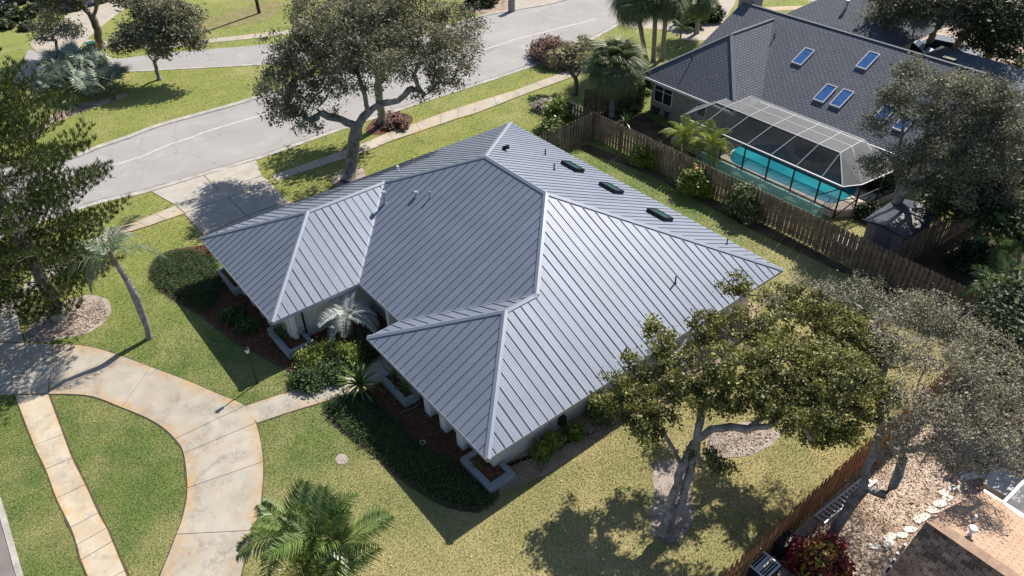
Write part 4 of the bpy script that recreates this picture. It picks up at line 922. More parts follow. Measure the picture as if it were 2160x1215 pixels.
# ================================================================ EAST YARD AND BROWN HOUSE
bh = thing('brown_shingled_house', 'brown shingle gable roof corner at the lower right edge', 'house')
ZR = 3.7; YR = 10.8; XW = 31.1; s_ = .8
yl = 8.2; zl = ZR - (YR - yl) * s_; yh = 14.3; 
broof = link('roof', None, None, bh)
sr = .36
sface('roof_slope', [(XW, YR, ZR), (40, YR, ZR), (40, YR + 3.6, ZR - 3.6 * sr), (XW + .45, YR + 3.6, ZR - 3.6 * sr)], (1, 0), 'shingle_brown', broof)
sface('roof_slope', [(XW + .02, YR, ZR - .03), (40, YR, ZR - .03), (40, YR - 5, ZR - .03 - 5 * s_), (XW + .02, YR - 5, ZR - .03 - 5 * s_)], (1, 0), 'tab', broof)
# the front slope's tabs, laid one by one
def tabmesh():
    mb = MB(); mb.span(-.150, .150, -.2, 0, -.004, .026); me = mb.mesh('shingle'); me.materials.append(M['tab']); return me
tm = tabmesh(); th = math.atan(s_); cnt = 0; extra = MB(); spots = []
for r_ in range(26):
    dist = .1 + r_ * .145
    for c_ in range(22):
        x = XW + .17 + c_ * .325 + (.16 if r_ % 2 else 0)
        spots.append((x, dist))
sp3 = np.array([(x, YR - d * math.cos(th), ZR - d * math.sin(th)) for x, d in spots]); pj = proj(sp3); vis = [(pj[i, 2], i) for i in range(len(spots)) if -20 < pj[i, 0] < 2200 and pj[i, 1] < 1245]
for dd, i in sorted(vis)[:290]:
    o = bpy.data.objects.new('shingle', tm); COL.objects.link(o); o.parent = broof; o.location = tuple(sp3[i] + rng.normal(0, .002, 3)); o.rotation_euler = (th + rng.normal(0, .012) + .06, 0, rng.normal(0, .008))
for dd, i in sorted(vis)[290:]: extra.box(tuple(sp3[i] - np.array([0, .09 * math.cos(th), .09 * math.sin(th)])), (.31, .2, .02), M_=Matrix.Rotation(th + .06, 3, 'X'))
if extra.v: extra.build('shingle', M['tab'], broof, kind='stuff')
for i in range(14): MB().box((XW + .18 + i * .29, YR, ZR + .01), (.3, .34, .02), M_=Matrix.Rotation(R(rng.uniform(-3, 3)), 3, 'Y')).build('ridge_cap', M['capbrown'], broof)
MB().span(XW + .5, 40, YR - 4, YR + 2.8, 0, 1.8).build('wall', M['stucco_tan'], bh)
MB().bar((XW + .45, YR + 3.64, ZR - 3.64 * sr - .03), (40, YR + 3.64, ZR - 3.64 * sr - .03), .10, .1).build('gutter', M['frame_white'], bh)
def bz(y): return ZR - (y - YR) * sr
q = G(2052, 1110, 3.0); y_ = 12.3; x_ = 32.0
def onroof(px, py):
    zs = np.linspace(.5, 5, 901); g = [G(px, py, z) for z in zs]; i = int(np.argmin([abs(p[2] - bz(p[1])) for p in g])); return g[i]
v1 = onroof(2045, 1128); v2 = onroof(2052, 1100)
MB().tube(v1 - (0, 0, .05), v1 + (0, 0, .32), .055).tube(v1 - (0, 0, .04), v1 + (0, 0, .06), .13, .07).tube(v1 + (0, 0, .3), v1 + (0, 0, .36), .13, .11, 16).build('vent_pipe', M['pipe'], broof)
MB().tube(v2 - (0, 0, .05), v2 + (0, 0, .3), .045).build('vent_pipe', M['pipe'], broof)
settle(bh, (35, 10, 0))
ca = thing('lanai_screen_roof', 'white framed flat screen roof beyond the brown roof', 'screen roof')
w1, w2, w3 = G(2115, 1062, 2.4), G(2175, 1000, 2.4), G(2180, 1110, 2.4)
MB().bar(w1, w2, .09).build('beam', M['frame_white'], ca); MB().bar(w1, w3, .09).build('beam', M['frame_white'], ca); MB().bar(w1, (w1[0], w1[1], 0), .08).build('post', M['frame_white'], ca)
MB().add([w1, w2, w2 + (w3 - w1), w3], [(0, 1, 2, 3)]).build('screen_panel', M['screen_roof'], ca); settle(ca, (w1[0], w1[1], 0))
gb = thing('grey_storage_box', 'flat pale grey lidded box beyond the brown roof', 'box'); q = G(2124, 1020, .55)
MB().box((q[0], q[1], .27), (1.15, 1.15, .54), rz=.1).build('body', mat('weathered_grey_plastic', (.3, .28, .26), (.4, .38, .36), 3, .8), gb); MB().box((q[0], q[1], .57), (1.22, 1.22, .05), rz=.1).build('lid', mat('weathered_lid', (.38, .355, .33), (.5, .47, .44), 4, .8), gb); settle(gb, (q[0], q[1], 0))
# ladder
ld = thing('aluminium_ladder', 'long aluminium ladder lying on the ground along the reddish fence', 'ladder')
la, lb = G(1717, 1090, .08), G(1826, 1003, .08); wv = G(1738, 1104, .08) - la
for o_ in (0, 1): MB().bar(la + wv * o_, lb + wv * o_ + (lb - la) * .02 * o_, .055, .08).build('rail', M['alu'], ld)
for i in range(14): c = la + (lb - la) * (i + .4) / 14; MB().bar(c, c + wv, .045).build('rung', M['alu'], ld)
settle(ld, tuple(la))
# ac unit and bins
ac = thing('air_conditioner', 'grey metal air conditioning unit at the foot of the reddish fence', 'air conditioner'); q = G(1610, 1190, .7)
b_ = MB().box((q[0], q[1], .35), (.8, .8, .7)); b_.build('casing', M['darkframe'], ac)
b_ = MB()
for i in range(-4, 5): b_.box((q[0] + i * .085, q[1], .715), (.02, .78, .02))
for s1 in (-.38, .38): b_.box((q[0], q[1] + s1, .72), (.8, .05, .04)); b_.box((q[0] + s1, q[1], .72), (.05, .7, .04))
b_.box((q[0], q[1], .71), (.14, .76, .03)); b_.build('top_grille', M['alu'], ac); settle(ac, (q[0], q[1], 0))
bn_ = thing('black_bin', 'black plastic box standing against the reddish fence', 'bin'); q = G(1648, 1140, .6)
MB().box((q[0], q[1], .38), (.5, .62, .76), rz=.1).build('body', M['black'], bn_); MB().box((q[0], q[1], .79), (.56, .68, .06), rz=.1).build('lid', M['black'], bn_); MB().bar((q[0] - .2, q[1] - .36, .7), (q[0] + .2, q[1] - .36, .7), .03).build('handle', M['darkframe'], bn_); settle(bn_, (q[0], q[1], 0))
# pipework on the brown house wall
pw = thing('pool_pump_pipes', 'white pipe fittings along the edge of the brown roof', 'pipes'); prev = None
for px, py in ((1908, 1150), (1893, 1168), (1886, 1182), (1877, 1196), (1866, 1212)):
    q = G(px, py, 1.0); MB().tube((q[0], q[1], .2), (q[0], q[1], 1.05), .05).build('fitting', M['pipe'], pw)
    if prev is not None: MB().tube(prev, (q[0], q[1], .98), .035).build('pipe', M['darkframe'], pw)
    prev = (q[0], q[1], .98)
settle(pw, (30.8, 9, 0))
# flagstones
stl = [(1997, 1052), (1981, 1064), (1966, 1077), (1948, 1092), (1938, 1097, 1), (2036, 1008), (2052, 1005), (2075, 1006), (2012, 1030), (1903, 1130), (1877, 1133), (1843, 1153), (1920, 1118), (1873, 1148), (1990, 1040)]
nm = ['pale flagstone %s' % s for s in ('highest of the sunlit row by the brown roof', 'second of the sunlit row by the brown roof', 'third of the sunlit row by the brown roof', 'lowest of the sunlit row, touching the brown roof edge', 'pointed, partly under the brown roof edge', 'grey in shade, left of the shaded trio', 'tan in shade, middle of the shaded trio', 'mossy in shade nearest the grey box', 'dull, half buried in the leaf litter', 'large white, left of the roof edge', 'narrow upright beside the large white stone', 'small round, alone near the red croton', 'cream, half hidden behind the large white stone', 'thin sliver near the large white stone', 'thin cracked, above the sunlit row')]
for (px, py, *_), s in zip(stl, nm):
    q = G(px, py); n = rng.integers(5, 8); aa = np.arange(n) / n * 2 * math.pi + rng.uniform(-.3, .3, n); L1, L2, th_ = rng.uniform(.22, .30), rng.uniform(.12, .16), rng.uniform(.0, .5) + .9
    pl = [(math.cos(a) * L1, math.sin(a) * L2) for a in aa]; pl = [(x * math.cos(th_) - y * math.sin(th_), x * math.sin(th_) + y * math.cos(th_)) for x, y in pl]
    MB().prism(pl, 0, .045).build('flagstone', M['stone'], None, label=s, cat='flagstone', group='flagstones across the leaf litter', loc=(q[0], q[1], .008 + rng.uniform(0, .006)))

# ================================================================ SMALL THINGS AROUND
lp = thing('lamp_post', 'black garden lamp post with clear lantern on the front lawn', 'lamp post'); q = G(543, 808)
MB().tube(q, q + (0, 0, 1.75), .035, .028).tube(q, q + (0, 0, .12), .08, .045).build('pole', M['darkframe'], lp)
MB().tube(q + (0, 0, 1.75), q + (0, 0, 1.8), .04, .085).build('lantern_base', M['darkframe'], lp); MB().tube(q + (0, 0, 2.02), q + (0, 0, 2.12), .11, .02).build('lantern_top', M['darkframe'], lp)
MB().tube(q + (0, 0, 1.8), q + (0, 0, 2.02), .07, .1, 8).build('lantern_glass', mat('frosted_lantern', (.6, .62, .62), None, 1, .15), lp); settle(lp, tuple(q))
lp = thing('lamp_post', 'thin dark lamp post on the distant lawn at the upper left', 'lamp post'); q = G(71, 36)
MB().tube(q, q + (0, 0, 2.0), .045).build('pole', M['darkframe'], lp); MB().box(tuple(q + (0, 0, 2.15)), (.22, .22, .3)).build('lantern_frame', M['darkframe'], lp); settle(lp, tuple(q))
up_ = thing('utility_pole', 'dark wooden pole at the top edge, standing on the far lawn', 'pole'); q = G(547, 28)
MB().tube(q, q + (0, 0, 6), .17, .14).build('pole', mat('creosoted_wood', (.06, .035, .03), (.1, .06, .05), 3, .9), up_); MB().bar(q + (-.8, 0, 5.6), q + (.8, 0, 5.6), .1).build('crossarm', M['bark_dark'], up_); settle(up_, tuple(q))
mp = thing('mailbox_post', 'square grey masonry post beside the road at the top', 'post'); q = G(1079, 24)
MB().box((q[0], q[1], .75), (.45, .45, 1.5)).build('post', mat('grey_masonry', (.2, .19, .19), (.3, .28, .27), 4, .9), mp); MB().box((q[0], q[1], 1.53), (.55, .55, .08)).build('post_cap', M['kerb'], mp); MB().box((q[0], q[1] - .25, 1.2), (.2, .12, .25)).build('mailbox', M['frame_white'], mp); settle(mp, (q[0], q[1], 0))
tb = thing('wheeled_bin', 'dark green wheeled bin with yellow lid strip under the upper left tree', 'bin'); q = G(200, 117)
MB().box((q[0], q[1], .55), (.6, .65, .98)).build('body', M['green_bin'], tb); MB().box((q[0], q[1], 1.07), (.68, .74, .07)).build('lid', M['green_bin'], tb)
MB().box((q[0] + .34, q[1] + .34, .8), (.12, .12, .5)).build('tag', M['yellow'], tb)
for s1 in (-.28, .28): MB().tube((q[0] + s1 - .04, q[1] - .3, .12), (q[0] + s1 + .04, q[1] - .3, .12), .12).build('wheel', M['black'], tb)
settle(tb, (q[0], q[1], 0))
for i, (px, py, lab) in enumerate(((1383, 240, 'dark round pot by the tan wall, left one'), (1408, 247, 'dark round pot by the tan wall, nearer the pool cage'))):
    q = G(px, py); b_ = MB(); b_.tube(q, q + (0, 0, .45), .2, .3, 14, False); b_.tube(q + (0, 0, .45), q + (0, 0, .5), .33, .33, 14, False); b_.tube(q + (0, 0, .4), q + (0, 0, .41), .28, .28, 14); r_ = b_.build('plant_pot', mat('dark_clay%d' % i, (.05, .045, .045), (.08, .07, .07), 3, .7), None, label=lab, cat='pot', group='pots beside the tan wall')
# shed
sh = thing('garden_shed', 'grey garden shed with dark blue roof behind the fence under the oak', 'shed')
MB().span(20.0, 21.9, 27.3, 30.3, 0, 1.75).build('wall', mat('grey_siding', (.19, .18, .18), (.23, .22, .22), 3, .8), sh)
mbs = MB(); mbs.add([(19.8, 27.1, 1.8), (22.1, 27.1, 1.8), (22.1, 30.5, 1.8), (19.8, 30.5, 1.8), (20.95, 27.1, 2.05), (20.95, 30.5, 2.05)], [(0, 4, 5, 3), (4, 1, 2, 5), (0, 1, 4), (2, 3, 5), (0, 3, 2, 1)]).build('roof', mat('dark_blue_roof', (.03, .038, .055), (.05, .06, .08), 2, .35), sh)
MB().span(20.5, 21.3, 27.25, 27.29, .05, 1.6).build('door', mat('shed_door', (.14, .13, .13), None, 1, .8), sh); settle(sh, (20.9, 28.8, 0))
cb = thing('crate', 'low dark timber crate in front of the grey shed', 'crate'); MB().span(18.9, 20.2, 26.5, 27.1, 0, .35).build('body', M['wood'], cb); MB().span(18.85, 20.25, 26.45, 27.15, .35, .39).build('lid', M['kerb'], cb); settle(cb, (19.5, 26.8, 0))
MB().add([(.14 * math.cos(a) * math.cos(e), .14 * math.sin(a) * math.cos(e), .14 * math.sin(e)) for e in (-1.2, -.6, 0, .6, 1.2) for a in np.linspace(0, 2 * math.pi, 9)[:-1]], [(i * 8 + j, i * 8 + (j + 1) % 8, (i + 1) * 8 + (j + 1) % 8, (i + 1) * 8 + j) for i in range(4) for j in range(8)] + [tuple(range(8))[::-1], tuple(range(32, 40))]).build('ball', mat('red_rubber', (.55, .02, .02), None, 1, .4), None, label='small red ball at the foot of the long weathered fence', cat='ball', loc=tuple(G(1667, 484, .1)))
# cars
def car(label, x, y, az, paint, name='parked_car', sc=1.0):
    r_ = thing(name, label, 'car', 'parked cars'); prof = [(-2.2, .35), (-2.25, .75), (-2.1, .95), (-1.3, 1.05), (-1.0, 1.08), (1.2, 1.02), (2.05, .9), (2.25, .7), (2.25, .35)]
    k = len(prof); V = []
    for yy, f_ in ((-.9, .92), (-.82, 1), (.82, 1), (.9, .92)): V += [(px_, yy, pz if abs(yy) < .85 else pz * .93) for px_, pz in prof]
    F = [(j * k + i, (j + 1) * k + i, (j + 1) * k + (i + 1) % k, j * k + (i + 1) % k) for j in range(3) for i in range(k)] + [tuple(range(k)), tuple(range(3 * k, 4 * k))[::-1]]
    MB().add(V, F).build('body', paint, r_)
    cp = [(-1.75, 1.02, .74), (-1.2, 1.5, .6), (.25, 1.52, .6), (1.1, 1.05, .74)]; V = [(a, -w_, z) for a, z, w_ in cp] + [(a, w_, z) for a, z, w_ in cp]
    MB().add(V, [(0, 1, 2, 3), (7, 6, 5, 4), (0, 4, 5, 1), (2, 6, 7, 3)]).build('windows', M['glassdark'], r_)
    MB().add([(-1.25, -.61, 1.505), (.28, -.61, 1.525), (.28, .61, 1.525), (-1.25, .61, 1.505), (-1.25, -.61, 1.54), (.28, -.61, 1.56), (.28, .61, 1.56), (-1.25, .61, 1.54)], [(4, 5, 6, 7), (0, 1, 5, 4), (1, 2, 6, 5), (2, 3, 7, 6), (3, 0, 4, 7)]).build('cabin_top', paint, r_)
    for sx in (-1.4, 1.4):
        for sy in (-.86, .86): wo = MB().tube((sx, sy - .1, .33), (sx, sy + .1, .33), .33, k=16).build('wheel', M['black'], r_); MB().tube((sx, sy - .11, .33), (sx, sy + .11, .33), .18, k=10).build('rim', M['alu'], wo)
    for sy in (-.6, .6): MB().box((2.24, sy, .68), (.05, .35, .14)).build('headlight', M['frame_white'], r_); MB().box((-2.23, sy, .75), (.05, .3, .14)).build('tail_light', mat('tail_red', (.4, .01, .01), None, 1, .3), r_)
    MB().box((2.28, 0, .45), (.03, .5, .13)).build('number_plate', M['frame_white'], r_)
    r_.location = (x, y, 0); r_.rotation_euler = (0, 0, az); return r_
q = G(180, 14); car('blue car parked in the driveway behind the upper left tree', q[0] - .3, q[1] + .2, R(-75), mat('blue_paint', (.02, .06, .3), None, 1, .25, spec=.8))
car('dark car parked in deep shade at the upper left corner', *G(52, 4)[:2], R(-70), mat('black_paint', (.02, .02, .025), None, 1, .25, spec=.8))
q = G(1915, 98, 1.2); car('silver blue car parked behind the shingled garage', q[0], q[1] + .6, R(15), mat('silver_blue_paint', (.25, .35, .48), None, 1, .3, spec=.8))
q = G(1985, 96, 1.2); car('black car parked behind the shingled garage', q[0] + .4, q[1] + .8, R(10), mat('black_paint2', (.015, .02, .03), None, 1, .25, spec=.8))
# hose in the mulch and sprinkler rings
hp = MB(); pr = None
for px, py in ((842, 875), (852, 868), (865, 864), (878, 858), (888, 848)):
    q = G(px, py, .06); (hp.tube(pr, q, .035) if pr is not None else None); pr = q
hp.build('drain_pipe', mat('grey_hose', (.12, .12, .15), None, 1, .5), None, label='dark grey drain pipe curving across the mulch by the pilasters', cat='pipe')
q = G(891, 933, .1); hp = MB()
for i in range(12): a, b = 2 * math.pi * i / 12, 2 * math.pi * (i + 1) / 12; hp.tube((q[0] + .1 * math.cos(a), q[1] + .1 * math.sin(a), .1), (q[0] + .1 * math.cos(b), q[1] + .1 * math.sin(b), .1), .015, k=5)
hp.build('hose_ring', M['pipe'], None, label='small white ring lying at the edge of the ground cover', cat='ring')
# ================================================================ TREES
tree('oak_tree', 'large spreading grey green oak between the sidewalk and the metal roof', 'tree',
     [(735, 382, 0), (742, 335, 1.2), (746, 305, 2.2), (752, 268, 3.4)],
     [(600, 190, 5.5, 2.0), (650, 130, 6.5, 2.2), (620, 95, 7, 2.0), (575, 140, 6, 1.1), (650, 235, 4.8, 1.6), (590, 235, 4.4, 1.0), (700, 80, 8, 2.3), (690, 30, 9, 2.2), (760, 50, 9, 2.5), (740, 130, 7.5, 2), (800, 110, 8, 2.2), (850, 50, 8.5, 2.3), (900, 90, 8, 2), (870, 140, 7, 1.7), (940, 125, 7, 1.7), (980, 105, 6.8, 1.3), (960, 50, 8, 1.8), (800, 10, 9.5, 2), (900, 5, 9, 2.3), (950, 165, 5.8, .9), (895, 190, 5.5, .9), (770, 165, 6.5, 1.1), (690, 180, 5.8, 1.4), (640, 20, 8.5, 1.3)],
     r0=.36, tips=900, leaves=80000, lsize=.066, bare=.2, limbs=[[(752, 268, 3.4), (720, 252, 3.9), (690, 245, 4.3), (655, 225, 4.9)], [(752, 268, 3.4), (775, 238, 4.2), (800, 220, 4.6), (840, 212, 4.7), (862, 190, 5.2)], [(775, 238, 4.2), (772, 215, 5.2), (765, 185, 6), (750, 140, 7)], [(742, 320, 1.8), (770, 288, 2.4), (790, 268, 3.0)]], spread=.27, hang=.10, hollow=.4)
tree('oak_tree', 'second smaller oak with its trunk by the kerb behind the large oak', 'tree',
     [(808, 262, 0), (802, 220, 1.6), (797, 180, 3)], [(790, 90, 6, 1.7), (840, 60, 6.5, 1.8), (760, 60, 6.5, 1.6), (800, 20, 7.5, 1.8), (820, 150, 4.4, 1.0)], r0=.28, tips=160, leaves=9000, lsize=.1, spread=.4)
tree('sea_grape_tree', 'broad yellow green tree in the lower right lawn overhanging the metal roof', 'tree',
     [(1402, 1128, 0), (1415, 1060, 1.2), (1440, 985, 2.5), (1462, 935, 3.1)],
     [(1330, 800, 4.3, 1.05), (1305, 850, 3.8, .8), (1390, 850, 4.2, 1.0), (1350, 905, 3.6, .75), (1420, 745, 4.8, 1.0), (1385, 695, 5, .6), (1495, 690, 5, .9), (1555, 602, 5, .72), (1600, 690, 5.3, 1.2), (1700, 655, 5.3, 1.1), (1770, 690, 5.3, 1.2), (1850, 740, 5.2, 1.0), (1560, 780, 5.6, 1.3), (1660, 770, 5.8, 1.4), (1760, 790, 5.8, 1.3), (1845, 830, 5.2, 1.0), (1500, 835, 5.0, .95), (1600, 835, 5.3, 1.0), (1690, 870, 5.2, 1.2), (1780, 880, 4.8, 1.1), (1720, 925, 4.3, .65), (1485, 965, 3.6, .45), (1520, 990, 3.3, .38), (1640, 630, 5, .7), (1450, 800, 4.8, .9)],
     r0=.21, tips=980, leaves=84000, lsize=.044, leafm='l_sea', spread=.14, rt=.010, bare=.2, flare=.2, limbs=[[(1462, 935, 3.1), (1500, 905, 3.7), (1540, 900, 4.0), (1575, 905, 4.2), (1620, 900, 4.4), (1650, 870, 4.8)], [(1575, 905, 4.2), (1612, 880, 4.5), (1610, 830, 4.9)], [(1415, 1060, 1.2), (1450, 1025, 1.7), (1490, 1000, 2.2), (1515, 965, 2.8), (1540, 925, 3.4)], [(1440, 985, 2.5), (1410, 930, 3.2), (1380, 880, 3.8)], [(1402, 1110, .3), (1440, 1060, 1.2), (1455, 1000, 2.2), (1470, 930, 3.2), (1480, 870, 4)]], zf=.6, hollow=.3, aspect=.6)
tree('thin_grey_tree', 'sparse grey leaved tree leaning over the fence above the ladder', 'tree',
     [(1742, 1142, 0), (1775, 1095, .8), (1800, 1055, 1.6), (1822, 1030, 2.1)],
     [(1905, 650, 5.6, 1.1), (1990, 660, 5.8, 1.1), (2070, 720, 5.8, 1.0), (1900, 740, 5.8, 1.1), (1990, 760, 6, 1.2), (2085, 810, 5.8, 1.1), (1940, 850, 5.6, 1.1), (2040, 880, 5.4, 1.2), (2110, 920, 5.0, .9), (1760, 620, 5.8, .8), (1820, 610, 5.8, .8), (1690, 595, 5.5, .6), (1960, 950, 4.6, .8), (2060, 965, 4.4, .7), (1890, 900, 5, .7), (1850, 680, 5.6, .8), (1880, 960, 3.8, .5), (2020, 990, 3.8, .5), (1940, 640, 5.6, .7), (2150, 780, 5.6, .9), (2160, 860, 5.2, .9), (2130, 980, 4.4, .7), (1640, 640, 5.4, .5)],
     r0=.19, tips=2400, leaves=30000, lsize=.034, leafm='l_grey', spread=.15, bare=.2, flare=.2, limbs=[[(1822, 1030, 2.1), (1868, 1045, 2.2), (1895, 1000, 2.8), (1905, 965, 3.2), (1895, 950, 3.5), (1960, 945, 3.9), (2000, 900, 4.5)], [(1822, 1030, 2.1), (1828, 985, 2.8), (1840, 960, 3.2), (1890, 860, 4.4), (1900, 815, 4.9)], [(1895, 950, 3.5), (1925, 920, 4.0), (1960, 905, 4.4)], [(1840, 960, 3.2), (1860, 900, 4), (1850, 840, 4.6), (1870, 760, 5.3)]], hollow=.2, rt=.0085, zf=.6)
tree('oak_tree', 'grey green oak rising over the pool cage right end and the dark shingle roof', 'tree',
     [(1880, 505, 0), (1888, 455, 1.2), (1895, 420, 2.0), (1912, 385, 2.9)],
     [(1925, 155, 7.6, 1.0), (1905, 195, 7.2, .8), (1870, 215, 6.5, .8), (1845, 265, 5.6, .7), (1990, 190, 7.6, 1.1), (1950, 250, 6.5, 1.2), (2040, 180, 7.6, 1.1), (2100, 210, 7.6, 1.3), (2050, 260, 6.6, 1.4), (1980, 320, 5.4, 1.3), (2080, 340, 5.4, 1.5), (1900, 330, 4.8, .9), (1850, 350, 4.2, .8), (2130, 280, 6.6, 1.4), (1930, 380, 4.0, .9), (2020, 400, 4.0, 1.2), (2120, 400, 4.2, 1.2)],
     r0=.27, tips=760, leaves=56000, lsize=.055, leafm='l_oak', spread=.24, bare=.2, limbs=[[(1912, 385, 2.9), (1945, 350, 3.8), (1950, 320, 4.6), (1955, 260, 6)], [(1912, 385, 2.9), (1895, 330, 4.3), (1905, 260, 5.8), (1915, 200, 7)], [(1895, 420, 2), (1925, 395, 2.8), (1965, 370, 3.8), (2030, 330, 5)]])
# conifer with upturned needle tufts
def conifer(label, base, H, prof, seed, tilt=(0, 0)):
    r_ = np.random.default_rng(seed); T = Tree(); base = np.array(base, float); T.line([base, base + (tilt[0] * .5, tilt[1] * .5, H * .5), base + (tilt[0], tilt[1], H)], step=.35, wob=.02); trunk_n = len(T.n); tips = []
    z = 1.5
    while z < H - .4:
        i = int(z / H * (trunk_n - 1)); R_ = np.interp(z, *zip(*prof)); nb_ = 6 if z < H * .8 else 4; a0 = r_.uniform(0, 6.28)
        for b in range(nb_):
            a = a0 + 2 * math.pi * b / nb_ + r_.normal(0, .15); rr = R_ * r_.uniform(.82, 1.1); d = np.array([math.cos(a), math.sin(a), 0]); side = np.array([-d[1], d[0], 0]); cur = i; p0 = T.n[i]; n = max(3, int(rr / .31))
            for j in range(1, n + 1):
                t = j / n; T.n.append(p0 + d * rr * t + np.array([0, 0, .25 * rr * t * t - .10 * rr * t]) + r_.normal(0, .02, 3)); T.p.append(cur); cur = len(T.n) - 1
                if t > .22:
                    for s1 in (-1, 1):
                        l = .85 * (1.15 - t) * min(rr, 3) * .5 + .18; m_ = max(1, int(l / .27)); c2 = cur; q0 = T.n[cur]
                        for k_ in range(1, m_ + 1):
                            u = k_ / m_; T.n.append(q0 + (side * s1 * .85 + d * .55) * l * u + np.array([0, 0, .12 * u * l]) + r_.normal(0, .02, 3)); T.p.append(c2); c2 = len(T.n) - 1; tips.append((c2, d * .4 + side * s1 * .3))
                    tips.append((cur, d * .6))
        z += r_.uniform(.72, .95)
    tips.append((trunk_n - 1, np.zeros(3))); T.radii(.3, .008)
    root = thing('pine_tree', label, 'tree', None, tuple(base)); me = T.mesh('trunk'); me.transform(Matrix.Translation(Vector(-base))); link('trunk', me, M['bark'], root)
    idx = np.array([t[0] for t in tips]); dd = np.array([t[1] for t in tips]); nn = 20; C = np.repeat(np.array(T.n)[idx], nn, 0); D = np.repeat(dd, nn, 0) + np.array([0, 0, 1.0]) + rng.normal(0, .42, (len(C), 3))
    C = C + rng.normal(0, .035, C.shape); v = np.clip(np.repeat(rng.random(len(idx)), nn) * .6 + rng.random(len(C)) * .45, 0, 1)
    me = quads_mesh('crown', blade_quads(C - base, D, .23, .017), len(C), v); link('crown', me, M['l_pine'], root); return root
conifer('tall dark green pine with upturned needle tufts at the left edge', G(128, 668), 13.5, [(0, 1.6), (1.5, 2.5), (3, 3.7), (6, 4.5), (8, 4.5), (10.5, 3.5), (12.5, 1.7), (14, .4)], 3)

tree('small_oak', 'small oak with forked trunk on the lawn across the street', 'tree', [(337, 168, 0), (330, 143, .9), (326, 132, 1.4)],
     [(330, 75, 3.6, 1.4), (285, 75, 3.4, 1.3), (385, 70, 3.6, 1.3), (350, 30, 4.8, 1.5), (310, 20, 4.8, 1.3), (395, 35, 4.4, 1.2), (260, 95, 2.9, 1.0), (405, 90, 3, .9), (340, 110, 2.6, .9)], r0=.15, tips=420, leaves=24000, lsize=.09, leafm='l_oak', barkm='bark', limbs=[[(326, 132, 1.4), (314, 118, 1.9)], [(326, 132, 1.4), (334, 115, 2)]], spread=.33)
tree('shade_tree', 'dark trunked tree beside the green bin at the top left', 'tree', [(210, 103, 0), (206, 62, 1.6), (196, 38, 2.5)],
     [(150, 5, 3.9, .9), (200, -30, 5.5, 1.9), (160, -50, 6, 2), (250, -20, 5, 1.5), (270, 2, 4.2, .8), (110, 0, 4.3, 1.1)], r0=.3, tips=220, leaves=14000, lsize=.12, leafm='l_oak', barkm='bark_dark', limbs=[[(196, 38, 2.5), (178, 18, 3.3), (165, 0, 4)], [(196, 38, 2.5), (205, 8, 3.8)]], spread=.4)
tree('sparse_tree', 'small sparse tree with thin pale leaves before the far concrete driveway', 'tree', [(122, 118, 0), (119, 98, .8), (118, 85, 1.3)],
     [(90, 75, 2, .9), (120, 55, 2.6, 1.0), (150, 70, 2.2, .9), (165, 60, 2.2, .5), (105, 35, 3, .8), (80, 55, 2.4, .6)], r0=.12, tips=220, leaves=4200, lsize=.075, leafm='l_grey', barkm='bark_dark', spread=.28)
def bush(label, px, py, r, h, leafm='l_bush', leaves=3500, lsize=.06, name='shrub', group=None, z0=None, flowers=0, n=5, cat='shrub', stretch=1.0, spread=.16):
    g = G(px, py); T = Tree(); base = g; T.line([base, base + (0, 0, h * .25)], step=.15); tp = []
    for _ in range(max(12, int(leaves / 45))):
        a = rng.uniform(0, 6.28); e = math.acos(rng.uniform(0, 1)); rr = (.65 + .35 * rng.random()) * (1 + .12 * math.sin(a * 3 + px) + .1 * math.sin(e * 4 + py))
        q = base + np.array([math.cos(a) * math.sin(e) * r * rr * stretch, math.sin(a) * math.sin(e) * r * rr, .12 * h + math.cos(e) * h * .88 * rr]); tp.append(T.to(q, .05, step=.2, wob=.02, arch=0))
    T.radii(.035 + .02 * r, .005); root = thing(name, label, cat, group, tuple(base)); me = T.mesh('stems'); me.transform(Matrix.Translation(Vector(-base))); link('stems', me, M['bark_dark'], root)
    TP = np.array(T.n)[np.array(tp)]; k = rng.integers(0, len(TP), leaves); C = TP[k] + rng.normal(0, spread, (leaves, 3)) * (1, 1, .7); C[:, 2] = np.maximum(C[:, 2], .03); cv = rng.random(len(TP))
    me = quads_mesh('foliage', leaf_quads(C - base, lsize, .5, .55), leaves, np.clip(cv[k] * .5 + rng.random(leaves) * .6, 0, 1)); link('foliage', me, M[leafm], root)
    if flowers:
        top = TP[np.argsort(-TP[:, 2])][:len(TP) // 2]
        for _ in range(flowers):
            q = top[rng.integers(0, len(top))] - base + rng.normal(0, .05, 3) + (0, 0, .12); me = quads_mesh('flower', leaf_quads(np.repeat(q[None], 5, 0) + rng.normal(0, .02, (5, 3)), .075, 1.5, .8), 5, rng.random(5)); link('flower', me, M['l_flower'], root)
    return root
# shrubs on the sunny side wall
bush('small round green shrub by the side wall, nearest the corner planter', 1140, 962, .27, .65, 'l_bushlime', leaves=1800, spread=.10)
bush('small green shrub by the side wall, middle of three', 1167, 944, .27, .65, 'l_bushlime', leaves=1700, spread=.10)
bush('small green shrub by the side wall next to the meter', 1214, 920, .24, .55, 'l_bushlime', leaves=1300, spread=.10)
bush('low shrub at the side wall under the overhanging tree', 1262, 878, .45, .8, leaves=2000)
